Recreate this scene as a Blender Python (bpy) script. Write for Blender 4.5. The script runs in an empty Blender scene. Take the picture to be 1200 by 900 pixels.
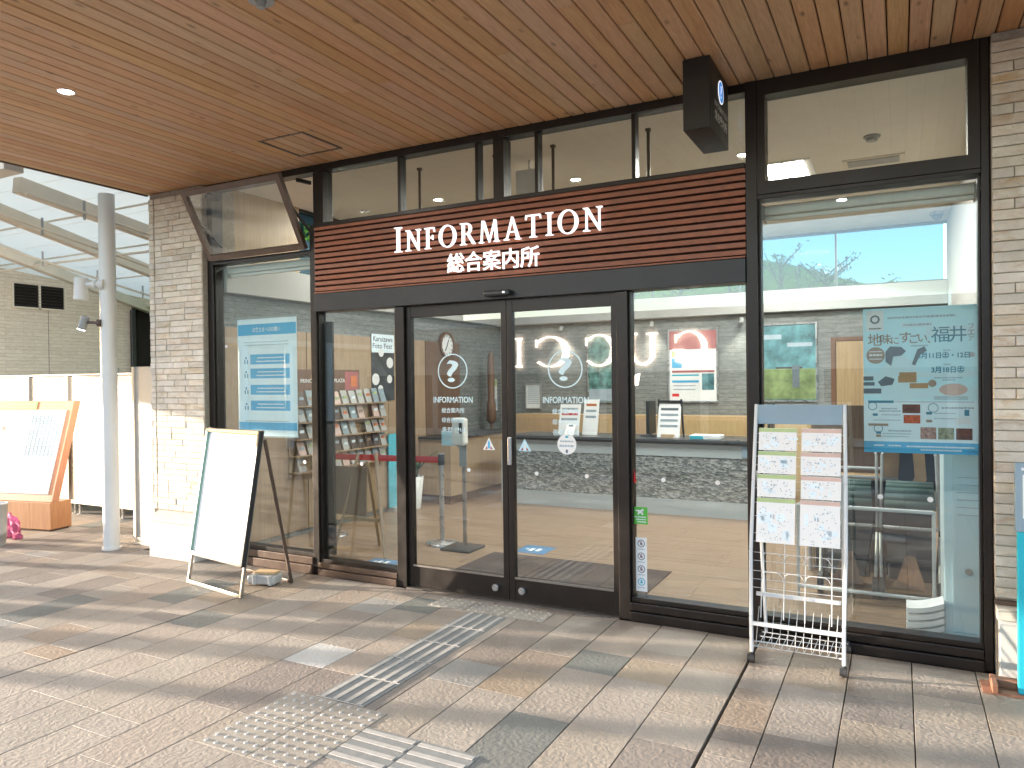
import bpy, bmesh, math, random
from mathutils import Vector, Matrix
random.seed(7)
SC = bpy.context.scene
COL = SC.collection
rad = math.radians

# ------------------------------------------------------------------ camera
def make_camera():
    yaw, pitch, roll = .48214, -.00634, -.012225
    f = Vector((-math.sin(yaw)*math.cos(pitch), math.cos(yaw)*math.cos(pitch), math.sin(pitch)))
    r = Vector((math.cos(yaw), math.sin(yaw), 0)); u = r.cross(f)
    r2 = r*math.cos(roll) + u*math.sin(roll); u2 = r2.cross(f)
    cam = bpy.data.cameras.new('camera'); co = bpy.data.objects.new('camera', cam); COL.objects.link(co)
    cam.sensor_width = 36; cam.lens = 36*866.5/1200; cam.clip_start = .05; cam.clip_end = 600
    m = Matrix((r2, u2, -f)).transposed().to_4x4(); m.translation = (0, 0, 1.6)
    co.matrix_world = m; SC.camera = co
make_camera()

# ------------------------------------------------------------------ sky, sun, exposure
SUN_EL, SUN_AZ = rad(7.5), rad(15.5)        # height of the sun; direction its light travels, from +X towards +Y
w = bpy.data.worlds.new('World'); SC.world = w; w.use_nodes = True
nt = w.node_tree; nt.nodes.clear()
bg = nt.nodes.new('ShaderNodeBackground'); out = nt.nodes.new('ShaderNodeOutputWorld'); sky = nt.nodes.new('ShaderNodeTexSky')
sky.sky_type = 'NISHITA'; sky.sun_disc = False; sky.sun_elevation = SUN_EL
sky.sun_rotation = math.atan2(-math.cos(SUN_AZ), -math.sin(SUN_AZ)); sky.air_density = .8; sky.dust_density = 1.2; sky.ozone_density = 1.0
bg.inputs[1].default_value = .15
nt.links.new(sky.outputs[0], bg.inputs[0]); nt.links.new(bg.outputs[0], out.inputs[0])
sl = bpy.data.lights.new('sun', 'SUN'); sl.energy = 3.1; sl.angle = rad(.53); sl.color = (1, .86, .70)
so = bpy.data.objects.new('sun', sl); COL.objects.link(so)
sd = Vector((math.cos(SUN_EL)*math.cos(SUN_AZ), math.cos(SUN_EL)*math.sin(SUN_AZ), -math.sin(SUN_EL)))
so.rotation_euler = sd.to_track_quat('-Z', 'Y').to_euler(); so.location = (-20, -4, 6)
SC.view_settings.view_transform = 'Standard'; SC.view_settings.look = 'None'
SC.view_settings.exposure = 2.85; SC.view_settings.gamma = 1
SC.cycles.max_bounces = 10; SC.cycles.transparent_max_bounces = 24; SC.cycles.diffuse_bounces = 4; SC.cycles.glossy_bounces = 4
SC.cycles.caustics_reflective = False; SC.cycles.caustics_refractive = False
SC.cycles.use_denoising = True

# ------------------------------------------------------------------ materials
M = {}
class NT:
    def __init__(s, name):
        s.m = bpy.data.materials.new(name); s.m.use_nodes = True; s.t = s.m.node_tree; s.t.nodes.clear()
        s.out = s.n('OutputMaterial'); s.b = s.n('BsdfPrincipled'); s.l(s.b.outputs[0], s.out.inputs[0])
    def n(s, typ, **k):
        o = s.t.nodes.new('ShaderNode'+typ)
        for a, v in k.items(): setattr(o, a, v)
        return o
    def l(s, a, b): s.t.links.new(a, b)
    def coord(s, scale=(1, 1, 1), rnd=False, kind='Object'):
        tc = s.n('TexCoord'); mp = s.n('Mapping'); s.l(tc.outputs[kind], mp.inputs[0]); mp.inputs['Scale'].default_value = scale
        if rnd:
            oi = s.n('ObjectInfo'); vm = s.n('VectorMath', operation='MULTIPLY'); s.l(oi.outputs['Random'], vm.inputs[0])
            vm.inputs[1].default_value = (37.7, 91.3, 53.1); s.l(vm.outputs[0], mp.inputs['Location'])
        return mp.outputs[0]
    def noise(s, v, scale, detail=4, rough=.55, dist=0):
        n = s.n('TexNoise'); s.l(v, n.inputs['Vector']); n.inputs['Scale'].default_value = scale; n.inputs['Detail'].default_value = detail
        n.inputs['Roughness'].default_value = rough; n.inputs['Distortion'].default_value = dist; return n.outputs['Fac']
    def ramp(s, f, stops):
        r = s.n('ValToRGB'); s.l(f, r.inputs[0]); e = r.color_ramp.elements
        while len(e) < len(stops): e.new(.5)
        for q, (p, c) in zip(e, stops): q.position = p; q.color = (*c, 1) if len(c) == 3 else c
        return r.outputs[0]
    def mix(s, f, a, b, mode='MIX'):
        n = s.n('Mix', data_type='RGBA', blend_type=mode)
        for sock, v in ((n.inputs[0], f), (n.inputs[6], a), (n.inputs[7], b)):
            if hasattr(v, 'links'): s.l(v, sock)
            else: sock.default_value = v if not isinstance(v, tuple) else (*v, 1)[:4]
        return n.outputs[2]
    def hsv(s, col, hue=.0, sat=.0, val=.2):
        oi = s.n('ObjectInfo'); h = s.n('HueSaturation'); s.l(col, h.inputs['Color'])
        def rng(lo, hi, mul):
            a = s.n('Math', operation='MULTIPLY'); s.l(oi.outputs['Random'], a.inputs[0]); a.inputs[1].default_value = mul
            f = s.n('Math', operation='FRACT'); s.l(a.outputs[0], f.inputs[0])
            r = s.n('MapRange'); s.l(f.outputs[0], r.inputs[0]); r.inputs[3].default_value = lo; r.inputs[4].default_value = hi; return r.outputs[0]
        s.l(rng(1-val, 1+val, 17.3), h.inputs['Value']); s.l(rng(1-sat, 1+sat, 41.9), h.inputs['Saturation']); s.l(rng(.5-hue, .5+hue, 73.1), h.inputs['Hue'])
        return h.outputs[0]
    def bump(s, h, strength=.3, dist=.01, prev=None):
        b = s.n('Bump'); s.l(h, b.inputs['Height']); b.inputs['Strength'].default_value = strength; b.inputs['Distance'].default_value = dist
        if prev: s.l(prev, b.inputs['Normal'])
        s.l(b.outputs[0], s.b.inputs['Normal']); return b.outputs[0]
    def base(s, c):
        if hasattr(c, 'links'): s.l(c, s.b.inputs['Base Color'])
        else: s.b.inputs['Base Color'].default_value = (*c, 1)
    def set(s, rough=.5, metal=0, spec=None):
        s.b.inputs['Roughness'].default_value = rough; s.b.inputs['Metallic'].default_value = metal
        if spec is not None: s.b.inputs['Specular IOR Level'].default_value = spec

def simple(name, col, rough=.5, metal=0, var=.12, nscale=6, bump=0, bscale=60, rand=0, spec=None, rvar=.12):
    k = NT(name); v = k.coord(rnd=rand > 0)
    f = k.noise(v, nscale, 5, .6); c2 = tuple(max(0, c*(1-var)) for c in col); c3 = tuple(min(1, c*(1+var)) for c in col)
    c = k.ramp(f, [(.3, c2), (.7, c3)])
    if rand: c = k.hsv(c, 0, .05, rand)
    k.base(c); k.set(rough, metal, spec)
    rr = k.n('MapRange'); k.l(f, rr.inputs[0]); rr.inputs[3].default_value = max(0, rough-rvar); rr.inputs[4].default_value = min(1, rough+rvar); k.l(rr.outputs[0], k.b.inputs['Roughness'])
    if bump: k.bump(k.noise(v, bscale, 4, .6), bump, .004)
    M[name] = k.m; return k.m

def wood(name, a, b, axis=1, scale=1.0, rough=.5, rand=.07, knots=True, bump=.12, hue=.008):
    k = NT(name); sc = [14*scale]*3; sc[axis] = .7*scale
    v = k.coord(tuple(sc), True)
    f = k.noise(v, 2.2, 8, .62, 1.2)
    c = k.ramp(f, [(.25, a), (.5, tuple((x+y)/2 for x, y in zip(a, b))), (.75, b)])
    f2 = k.noise(v, 9, 6, .7, .4); c = k.mix(.35, c, k.ramp(f2, [(.35, tuple(x*.6 for x in a)), (.62, b)]), 'MIX')
    if knots:
        s2 = [5*scale]*3; s2[axis] = 1.9*scale
        vo = k.n('TexVoronoi'); k.l(k.coord(tuple(s2), True), vo.inputs['Vector']); vo.inputs['Scale'].default_value = 1.6
        kf = k.ramp(vo.outputs['Distance'], [(.03, (1, 1, 1)), (.13, (0, 0, 0))]); c = k.mix(kf, c, tuple(x*.45 for x in a))
    c = k.hsv(c, hue, .1, rand); k.base(c); k.set(rough); k.bump(f2, bump, .003); M[name] = k.m; return k.m

def glass(name, tint=(.93, .97, .96), f0=.065):
    k = NT(name); k.t.nodes.remove(k.b)
    tr = k.n('BsdfTransparent'); tr.inputs[0].default_value = (*tint, 1); gl = k.n('BsdfGlossy'); gl.inputs['Roughness'].default_value = 0
    gl.inputs[0].default_value = (1, 1, 1, 1)
    ge = k.n('NewGeometry'); d = k.n('VectorMath', operation='DOT_PRODUCT'); k.l(ge.outputs['Incoming'], d.inputs[0]); k.l(ge.outputs['Normal'], d.inputs[1])
    a = k.n('Math', operation='ABSOLUTE'); k.l(d.outputs['Value'], a.inputs[0])
    o = k.n('Math', operation='SUBTRACT'); o.inputs[0].default_value = 1; k.l(a.outputs[0], o.inputs[1])
    p = k.n('Math', operation='POWER'); k.l(o.outputs[0], p.inputs[0]); p.inputs[1].default_value = 5
    q = k.n('Math', operation='MULTIPLY_ADD'); k.l(p.outputs[0], q.inputs[0]); q.inputs[1].default_value = 1-f0; q.inputs[2].default_value = f0
    mx = k.n('MixShader'); k.l(q.outputs[0], mx.inputs[0]); k.l(tr.outputs[0], mx.inputs[1]); k.l(gl.outputs[0], mx.inputs[2]); k.l(mx.outputs[0], k.out.inputs[0])
    M[name] = k.m; return k.m

def emit(name, col, s):
    k = NT(name); k.base(col); k.b.inputs['Emission Color'].default_value = (*col, 1); k.b.inputs['Emission Strength'].default_value = s; k.set(.4); M[name] = k.m; return k.m

def stone(name, a, b, stain, rand=.13, bump=.9):
    k = NT(name); v = k.coord((1, 1, 1), True)
    f = k.noise(v, 9, 6, .65); c = k.ramp(f, [(.3, a), (.7, b)])
    st = k.ramp(k.noise(k.coord((2.2, 2.2, 9), True), 2.4, 5, .65, .6), [(.53, (0, 0, 0)), (.72, (1, 1, 1))]); c = k.mix(st, c, stain)
    pit = k.ramp(k.noise(v, 95, 3, .7), [(.28, (1, 1, 1)), (.36, (0, 0, 0))]); c = k.mix(pit, c, tuple(x*.45 for x in a))
    c = k.hsv(c, .006, .2, rand); k.base(c); k.set(.88)
    h = k.mix(.5, k.noise(v, 28, 6, .7), k.noise(k.coord((1, 1, 3.5), True), 60, 4, .7)); k.bump(h, bump, .012); M[name] = k.m; return k.m

def paver(name, a, b):
    k = NT(name); ge = k.n('NewGeometry'); v = ge.outputs['Position']
    big = k.noise(v, 3.5, 4, .6); f = k.noise(v, 70, 5, .7); c = k.ramp(f, [(.3, a), (.7, b)])
    c = k.mix(.35, c, k.ramp(big, [(.3, tuple(x*.78 for x in a)), (.7, b)])); c = k.hsv(c, .006, .15, .09)
    dirt = k.ramp(k.noise(v, 1.3, 5, .6), [(.5, (0, 0, 0)), (.8, (.35, .35, .35))]); c = k.mix(dirt, c, (.2, .18, .16))
    k.base(c); k.set(.62, 0, .45)
    vo = k.n('TexVoronoi'); nv = k.n('TexNoise'); k.l(v, nv.inputs['Vector']); nv.inputs['Scale'].default_value = 14; ad = k.n('VectorMath', operation='ADD'); sc = k.n('VectorMath', operation='SCALE')
    k.l(nv.outputs['Color'], sc.inputs[0]); sc.inputs['Scale'].default_value = .07; k.l(sc.outputs[0], ad.inputs[0]); k.l(v, ad.inputs[1])
    k.l(ad.outputs[0], vo.inputs['Vector']); vo.inputs['Scale'].default_value = 46; vo.feature = 'SMOOTH_F1'
    h = k.mix(.45, vo.outputs['Distance'], k.noise(v, 30, 5, .65, 1.5)); k.bump(h, .8, .006); M[name] = k.m; return k.m

wood('cedar', (.49, .26, .125), (.67, .41, .225), 1, 1.1)
wood('cedar_light', (.49, .265, .14), (.67, .42, .245), 1, 1.1)
wood('cedar_red', (.46, .225, .10), (.63, .36, .19), 1, 1.1)
simple('gap_dark', (.012, .008, .006), .9)
simple('frame_bronze', (.018, .013, .0105), .38, .25, .25, 9, spec=.5)
simple('frame_grey', (.024, .0245, .027), .42, .2, .2, 7)
simple('frame_brown', (.10, .066, .05), .4, .3, .2, 8)
simple('slat_red', (.29, .10, .052), .5, 0, .2, 12, rand=.06)
simple('slat_back', (.03, .009, .006), .8)
simple('black_sign', (.012, .011, .010), .45, 0, .2)
simple('white_paint', (.78, .77, .74), .4, 0, .04, 3)
simple('pole_white', (.70, .70, .69), .35, 0, .05, 2)
simple('map_sheet', (.27, .335, .375), .4, 0, .08, 3)
simple('leaf_white', (.42, .415, .405), .5, 0, .05, 2)
simple('panel_white', (.34, .30, .25), .5, 0, .05, 2, rand=.03)
simple('render_grey', (.50, .48, .46), .85, 0, .08, 8, .25, 90)
simple('cap_stone', (.45, .41, .36), .8, 0, .12, 12, .3, 60)
simple('joint_dark', (.05, .045, .04), .95, 0, .2, 30)
simple('mortar', (.34, .30, .25), .95, 0, .2, 30)
simple('steel', (.55, .55, .56), .28, .9, .08)
simple('steel_bronze', (.34, .31, .28), .35, .85, .1)
simple('black_rubber', (.02, .02, .022), .6)
simple('black_plastic', (.025, .028, .03), .4)
simple('grey_plastic', (.33, .34, .34), .5)
simple('rack_white', (.60, .62, .64), .35, 0, .03)
simple('blue_grey', (.25, .35, .43), .5, 0, .05)
simple('board_white', (.86, .86, .87), .3, 0, .02, 2)
simple('edge_green_reflection', (.16, .30, .25), .4)
simple('paper_white', (.80, .81, .82), .6, 0, .03)
simple('paper_blue', (.76, .87, .94), .6, 0, .05)
simple('poster_blue', (.56, .84, .96), .45, 0, .08, 3)
simple('blue_print', (.06, .40, .70), .5, 0, .05)
simple('blue_dark', (.05, .22, .47), .5)
simple('teal', (.02, .42, .55), .5, 0, .05)
simple('cyan', (.10, .52, .66), .5)
simple('ink_grey', (.14, .17, .20), .6)
simple('ink_soft', (.38, .46, .53), .6)
simple('ink_brown', (.36, .27, .21), .6)
simple('ink_blue', (.07, .24, .36), .6)
simple('green_print', (.10, .46, .06), .5)
simple('green_pale', (.42, .53, .26), .6)
simple('pink_pale', (.62, .45, .40), .6)
simple('red', (.72, .04, .04), .55)
simple('red_soft', (.40, .12, .12), .6)
simple('orange_print', (.65, .19, .06), .6)
simple('food_brown', (.16, .05, .03), .5, 0, .5, 60)
simple('food_red', (.55, .10, .03), .5, 0, .5, 60)
simple('food_pink', (.42, .25, .22), .5, 0, .6, 60)
simple('food_green', (.30, .30, .20), .5, 0, .6, 60)
simple('frost_white', (.62, .80, .88), .5, 0, .02)
simple('landscape', (.10, .24, .27), .4, 0, .7, 5)
simple('meadow', (.20, .27, .12), .4, 0, .5, 5)
simple('map_print', (.12, .26, .24), .4, 0, .8, 9)
simple('photo_dark', (.05, .055, .065), .4, 0, .6, 8)
simple('counter_white', (.42, .48, .51), .35, 0, .03)
simple('counter_top', (.035, .035, .038), .3)
simple('ceiling_white', (.74, .70, .62), .85, 0, .03)
simple('bulkhead_white', (.44, .42, .395), .8, 0, .03)
simple('mat_brown', (.062, .042, .036), .9, 0, .3, 40, .5, 300)
simple('floor_blue', (.06, .19, .36), .5)
simple('pot_white', (.72, .73, .72), .35)
simple('leaf_dark', (.035, .075, .025), .5, 0, .4, 10)
simple('cloth_black', (.02, .022, .026), .85, 0, .3, 20)
simple('cloth_green', (.022, .06, .055), .8, 0, .2)
simple('tan', (.46, .28, .14), .7, 0, .15)
simple('bag_kraft', (.46, .27, .13), .75, 0, .12)
simple('pink', (.52, .10, .22), .8)
simple('bucket_grey', (.42, .42, .42), .45, 0, .1, 5)
simple('brown_metal', (.22, .10, .06), .55)
simple('roof_sheet', (.56, .62, .67), .45, 0, .06, 2)
simple('beam_cream', (.70, .63, .53), .6, 0, .06, 3)
simple('opposite_wall', (.48, .45, .42), .8, 0, .3, 3)
simple('road_grey', (.22, .21, .20), .85, 0, .15, 3)
simple('grass_bank', (.20, .32, .012), .95, 0, .5, 2.5, .5, 30)
simple('bark', (.045, .04, .034), .9, 0, .3, 12)
simple('tactile_grey', (.165, .17, .17), .6, 0, .15, 20, .4, 120)
simple('tactile_beige', (.25, .225, .195), .6, 0, .15, 20, .4, 120)
simple('tactile_light', (.33, .315, .30), .45, .1, .12, 20)
simple('belt_head', (.05, .05, .055), .4)
wood('orange_wood', (.30, .13, .062), (.43, .215, .115), 2, .8, .45, .04, False)
wood('veneer', (.34, .225, .13), (.46, .33, .205), 2, .5, .5, .04, False)
wood('veneer_brown', (.13, .065, .035), (.20, .11, .065), 2, .6, .5, .04, False)
wood('floor_oak', (.26, .17, .112), (.38, .27, .19), 0, .9, .38, .12, False, .05)
wood('pale_wood', (.50, .33, .17), (.62, .44, .25), 2, .9, .5, .04, False)
glass('glass_pane', f0=.08); glass('glass_upper', (.92, .95, .93), .05); glass('glass_tinted', (.40, .54, .62), .001); glass('glass_sheet', (.97, .985, .985), .03)
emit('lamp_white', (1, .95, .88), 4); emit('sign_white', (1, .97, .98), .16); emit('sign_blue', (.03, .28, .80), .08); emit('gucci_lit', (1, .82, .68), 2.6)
emit('spot_lens', (1, .96, .9), 3)
stone('pier_brick', (.58, .515, .43), (.74, .68, .595), (.50, .37, .24), bump=.65)
stone('side_brick', (.34, .29, .22), (.48, .42, .34), (.25, .18, .11))
paver('paver_beige', (.215, .183, .155), (.305, .263, .225)); paver('paver_taupe', (.155, .13, .112), (.23, .195, .172)); paver('paver_dark', (.095, .098, .092), (.155, .158, .148))
paver('paver_white', (.36, .345, .33), (.46, .45, .44)); paver('paver_tan', (.205, .16, .122), (.285, .23, .18)); paver('paver_grey', (.18, .172, .162), (.255, .245, .232))
def foliage(name, a, b):
    k = NT(name); c = k.ramp(k.noise(k.coord(), 1.7, 4, .6), [(.3, a), (.7, b)]); k.base(c); k.set(.6)
    k.b.inputs['Transmission Weight'].default_value = 0; tl = k.n('BsdfTranslucent'); k.l(c, tl.inputs[0]); mx = k.n('MixShader'); mx.inputs[0].default_value = .4
    k.l(k.b.outputs[0], mx.inputs[1]); k.l(tl.outputs[0], mx.inputs[2]); k.l(mx.outputs[0], k.out.inputs[0]); M[name] = k.m
foliage('leaf_green', (.10, .17, .03), (.18, .26, .06)); foliage('leaf_olive', (.05, .085, .02), (.11, .15, .04))
def strip_wall(name, A, Bc, C, D, mo):
    k = NT(name); tc = k.n('TexCoord'); sx = k.n('SeparateXYZ'); k.l(tc.outputs['Object'], sx.inputs[0])
    ad = k.n('Math', operation='ADD'); k.l(sx.outputs[0], ad.inputs[0]); k.l(sx.outputs[1], ad.inputs[1]); cx = k.n('CombineXYZ'); k.l(ad.outputs[0], cx.inputs[0]); k.l(sx.outputs[2], cx.inputs[1])
    br = k.n('TexBrick'); k.l(cx.outputs[0], br.inputs['Vector']); br.inputs['Scale'].default_value = 1; br.inputs['Brick Width'].default_value = .42; br.inputs['Row Height'].default_value = .055
    br.inputs['Mortar Size'].default_value = .0035; br.inputs['Color1'].default_value = (*A, 1); br.inputs['Color2'].default_value = (*Bc, 1); br.inputs['Mortar'].default_value = (*mo, 1); br.offset = .37
    n = k.noise(k.coord((2, 2, 9)), 6, 5, .65); c = k.mix(.55, br.outputs['Color'], k.ramp(n, [(.3, C), (.7, D)])); k.base(c); k.set(.85)
    k.bump(k.mix(.5, br.outputs['Color'], n), .6, .012); M[name] = k.m
strip_wall('strip_stone', (.16, .17, .165), (.27, .275, .265), (.10, .115, .115), (.32, .33, .32), (.07, .07, .07))
strip_wall('side_stone', (.62, .54, .44), (.76, .69, .58), (.54, .44, .33), (.80, .73, .63), (.34, .29, .24))
def sheet():
    k = NT('roof_glow'); k.base((.80, .78, .74)); k.set(.5); tl = k.n('BsdfTranslucent'); tl.inputs[0].default_value = (1, .92, .80, 1); mx = k.n('MixShader'); mx.inputs[0].default_value = .75
    k.l(k.b.outputs[0], mx.inputs[1]); k.l(tl.outputs[0], mx.inputs[2]); k.l(mx.outputs[0], k.out.inputs[0]); M['roof_glow'] = k.m
sheet()
def mosaic():
    k = NT('mosaic_stone'); v = k.coord((1, 1, 2.2)); vo = k.n('TexVoronoi'); k.l(v, vo.inputs['Vector']); vo.inputs['Scale'].default_value = 26
    sx = k.n('SeparateColor'); k.l(vo.outputs['Color'], sx.inputs[0]); c = k.ramp(sx.outputs[0], [(.1, (.10, .115, .115)), (.5, (.20, .22, .215)), (.95, (.38, .40, .385))])
    k.base(c); k.set(.7); k.bump(vo.outputs['Distance'], .6, .02); M['mosaic_stone'] = k.m
mosaic()

# ------------------------------------------------------------------ mesh helpers
class MB:
    def __init__(s): s.v = []; s.f = []; s.sm = []
    def add(s, vs, fs, smooth=False):
        b = len(s.v); s.v += [tuple(v) for v in vs]; s.f += [tuple(i+b for i in f) for f in fs]; s.sm += [smooth]*len(fs); return s
    def box(s, x0, x1, y0, y1, z0, z1):
        return s.add([(x0, y0, z0), (x1, y0, z0), (x1, y1, z0), (x0, y1, z0), (x0, y0, z1), (x1, y0, z1), (x1, y1, z1), (x0, y1, z1)],
                     [(0, 3, 2, 1), (4, 5, 6, 7), (0, 1, 5, 4), (1, 2, 6, 5), (2, 3, 7, 6), (3, 0, 4, 7)])
    def obox(s, c, size, rz=0):
        a, b, h = (q/2 for q in size); co, si = math.cos(rz), math.sin(rz); n = len(s.v); s.box(-a, a, -b, b, -h, h)
        for i in range(n, len(s.v)):
            x, y, z = s.v[i]; s.v[i] = (c[0]+x*co-y*si, c[1]+x*si+y*co, c[2]+z)
        return s
    def bar(s, p, q, w, h=None, up=(0, 0, 1)):
        p, q = Vector(p), Vector(q); d = (q-p).normalized(); u = Vector(up)
        if abs(d.dot(u)) > .98: u = Vector((0, 1, 0))
        a = d.cross(u).normalized()*(w/2); b = a.cross(d).normalized()*((h or w)/2)
        vs = [p-a-b, p+a-b, p+a+b, p-a+b, q-a-b, q+a-b, q+a+b, q-a+b]
        return s.add(vs, [(0, 1, 2, 3), (7, 6, 5, 4), (0, 4, 5, 1), (1, 5, 6, 2), (2, 6, 7, 3), (3, 7, 4, 0)])
    def tube(s, p, q, r, n=10, r2=None, caps=True):
        p, q = Vector(p), Vector(q); d = (q-p).normalized(); u = Vector((0, 0, 1)) if abs(d.z) < .9 else Vector((1, 0, 0))
        a = d.cross(u).normalized(); b = d.cross(a); r2 = r if r2 is None else r2
        R = [a*math.cos(t*2*math.pi/n)+b*math.sin(t*2*math.pi/n) for t in range(n)]
        s.add([p+x*r for x in R]+[q+x*r2 for x in R], [(i, (i+1) % n, n+(i+1) % n, n+i) for i in range(n)], True)
        if caps: s.add([p+x*r for x in R], [tuple(range(n-1, -1, -1))]); s.add([q+x*r2 for x in R], [tuple(range(n))])
        return s
    def path(s, pts, r, n=6):
        for a, b in zip(pts, pts[1:]): s.tube(a, b, r, n)
        return s
    def disc(s, c, r, axis='y', h=.002, n=24, ry=None):
        ry = ry or r; f = {'y': lambda a, b, t: (c[0]+a, c[1]+t, c[2]+b), 'z': lambda a, b, t: (c[0]+a, c[1]+b, c[2]+t), 'x': lambda a, b, t: (c[0]+t, c[1]+a, c[2]+b)}[axis]
        A = [(r*math.cos(i*2*math.pi/n), ry*math.sin(i*2*math.pi/n)) for i in range(n)]
        return s.add([f(a, b, 0) for a, b in A]+[f(a, b, h) for a, b in A], [tuple(range(n)), tuple(range(2*n-1, n-1, -1))]+[(i, n+i, n+(i+1) % n, (i+1) % n) for i in range(n)])
    def ring(s, c, r0, r1, axis='y', h=.002, n=36):
        f = {'y': lambda a, b, t: (c[0]+a, c[1]+t, c[2]+b), 'z': lambda a, b, t: (c[0]+a, c[1]+b, c[2]+t), 'x': lambda a, b, t: (c[0]+t, c[1]+a, c[2]+b)}[axis]
        P = [(math.cos(i*2*math.pi/n), math.sin(i*2*math.pi/n)) for i in range(n)]
        vs = [f(r*a, r*b, t) for t in (0, h) for r in (r0, r1) for a, b in P]; fs = []
        for i in range(n):
            j = (i+1) % n; fs += [(i, j, n+j, n+i), (2*n+i, 3*n+i, 3*n+j, 2*n+j), (n+i, n+j, 3*n+j, 3*n+i), (i, 2*n+i, 2*n+j, j)]
        return s.add(vs, fs)
    def lathe(s, c, prof, n=20):
        vs = [(c[0]+r*math.cos(i*2*math.pi/n), c[1]+r*math.sin(i*2*math.pi/n), c[2]+z) for r, z in prof for i in range(n)]
        fs = [(k*n+i, k*n+(i+1) % n, (k+1)*n+(i+1) % n, (k+1)*n+i) for k in range(len(prof)-1) for i in range(n)]
        s.add(vs, fs, True); s.add(vs[:n], [tuple(range(n-1, -1, -1))]); s.add(vs[-n:], [tuple(range(n))]); return s
    def sphere(s, c, r, n=10, m=6, sx=1, sy=1, sz=1):
        prof = [(max(1e-4, math.sin(math.pi*k/m)), -math.cos(math.pi*k/m)) for k in range(m+1)]
        vs = [(c[0]+r*sx*p*math.cos(i*2*math.pi/n), c[1]+r*sy*p*math.sin(i*2*math.pi/n), c[2]+r*sz*z) for p, z in prof for i in range(n)]
        return s.add(vs, [(k*n+i, k*n+(i+1) % n, (k+1)*n+(i+1) % n, (k+1)*n+i) for k in range(m) for i in range(n)], True)
    def prism(s, poly, y0, y1):               # polygon in X,Z extruded along Y
        n = len(poly); A = sum(poly[i][0]*poly[(i+1) % n][1]-poly[(i+1) % n][0]*poly[i][1] for i in range(n))
        if A < 0: poly = poly[::-1]
        return s.add([(x, y0, z) for x, z in poly]+[(x, y1, z) for x, z in poly], [tuple(range(n)), tuple(range(2*n-1, n-1, -1))]+[(i, n+i, n+(i+1) % n, (i+1) % n) for i in range(n)])
    def mesh(s, name):
        m = bpy.data.meshes.new(name); m.from_pydata(s.v, [], s.f); m.polygons.foreach_set('use_smooth', s.sm); m.update(); return m
    def tf(s, mat): s.v = [tuple(mat @ Vector(v)) for v in s.v]; return s

def worigin(o):
    v = Vector((0, 0, 0))
    while o: v += o.location; o = o.parent
    return v
def build(name, mb, mat, parent=None, bevel=0, kind=None, label=None):
    if parent is not None:
        w0 = worigin(parent); mb.v = [(x-w0.x, y-w0.y, z-w0.z) for x, y, z in mb.v]
    m = mb.mesh(name); m.materials.append(M[mat]); o = bpy.data.objects.new(name, m); COL.objects.link(o); o.parent = parent
    if bevel:
        b = o.modifiers.new('bevel', 'BEVEL'); b.width = bevel; b.segments = 2; b.limit_method = 'ANGLE'; b.harden_normals = False
    if kind: o['kind'] = kind
    if label: o['label'] = label
    return o
def inst(name, mesh, loc, parent, mat=None, rz=0):
    o = bpy.data.objects.new(name, mesh); COL.objects.link(o); o.parent = parent; o.location = Vector(loc)-(worigin(parent) if parent else Vector()); o.rotation_euler = (0, 0, rz)
    if mat: o.material_slots[0].link = 'OBJECT'; o.material_slots[0].material = M[mat]
    return o
def thing(name, label, cat, loc, group=None):
    o = bpy.data.objects.new(name, None); COL.objects.link(o); o.location = loc; o.empty_display_size = .1; tag(o, label, cat, group); return o
def tag(o, label, cat, group=None):
    o['label'] = label; o['category'] = cat
    if group: o['group'] = group
    return o
def struct(name, mb, mat, bevel=0): return build(name, mb, mat, None, bevel, 'structure')
def copy_tree(o, parent=None):
    c = o.copy(); COL.objects.link(c); c.parent = parent
    for ch in list(o.children): copy_tree(ch, c)
    return c
B = MB

FACE = {'-y': Matrix.Rotation(rad(90), 4, 'X'), '+x': Matrix.Rotation(rad(90), 4, 'Z') @ Matrix.Rotation(rad(90), 4, 'X'), '+y': Matrix.Rotation(rad(180), 4, 'Z') @ Matrix.Rotation(rad(90), 4, 'X'), '+z': Matrix.Identity(4)}
def text_mb(body, c, h, face='-y', w=None, bold=0, ext=0, spacing=1, rot=None):
    cu = bpy.data.curves.new('t', 'FONT'); cu.body = body; cu.align_x = 'LEFT'; cu.offset = bold; cu.extrude = ext/h if h else 0; cu.resolution_u = 3; cu.space_character = spacing
    o = bpy.data.objects.new('t', cu); m = bpy.data.meshes.new_from_object(o)
    vs = [v.co.copy() for v in m.vertices]; fs = [tuple(p.vertices) for p in m.polygons]
    bpy.data.objects.remove(o); bpy.data.curves.remove(cu); bpy.data.meshes.remove(m)
    x0 = min(v.x for v in vs); x1 = max(v.x for v in vs); y0 = min(v.y for v in vs); y1 = max(v.y for v in vs)
    sy = h/(y1-y0); sx = w/(x1-x0) if w else sy; R = rot if rot else FACE[face]; T = Matrix.Translation(Vector(c)) @ R
    mb = B(); mb.add([T @ Vector(((v.x-(x0+x1)/2)*sx, (v.y-(y0+y1)/2)*sy, v.z*sy)) for v in vs], fs); return mb
def text(body, c, h, mat, parent, name='lettering', **k): return build(name, text_mb(body, c, h, **k), mat, parent)

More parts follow.
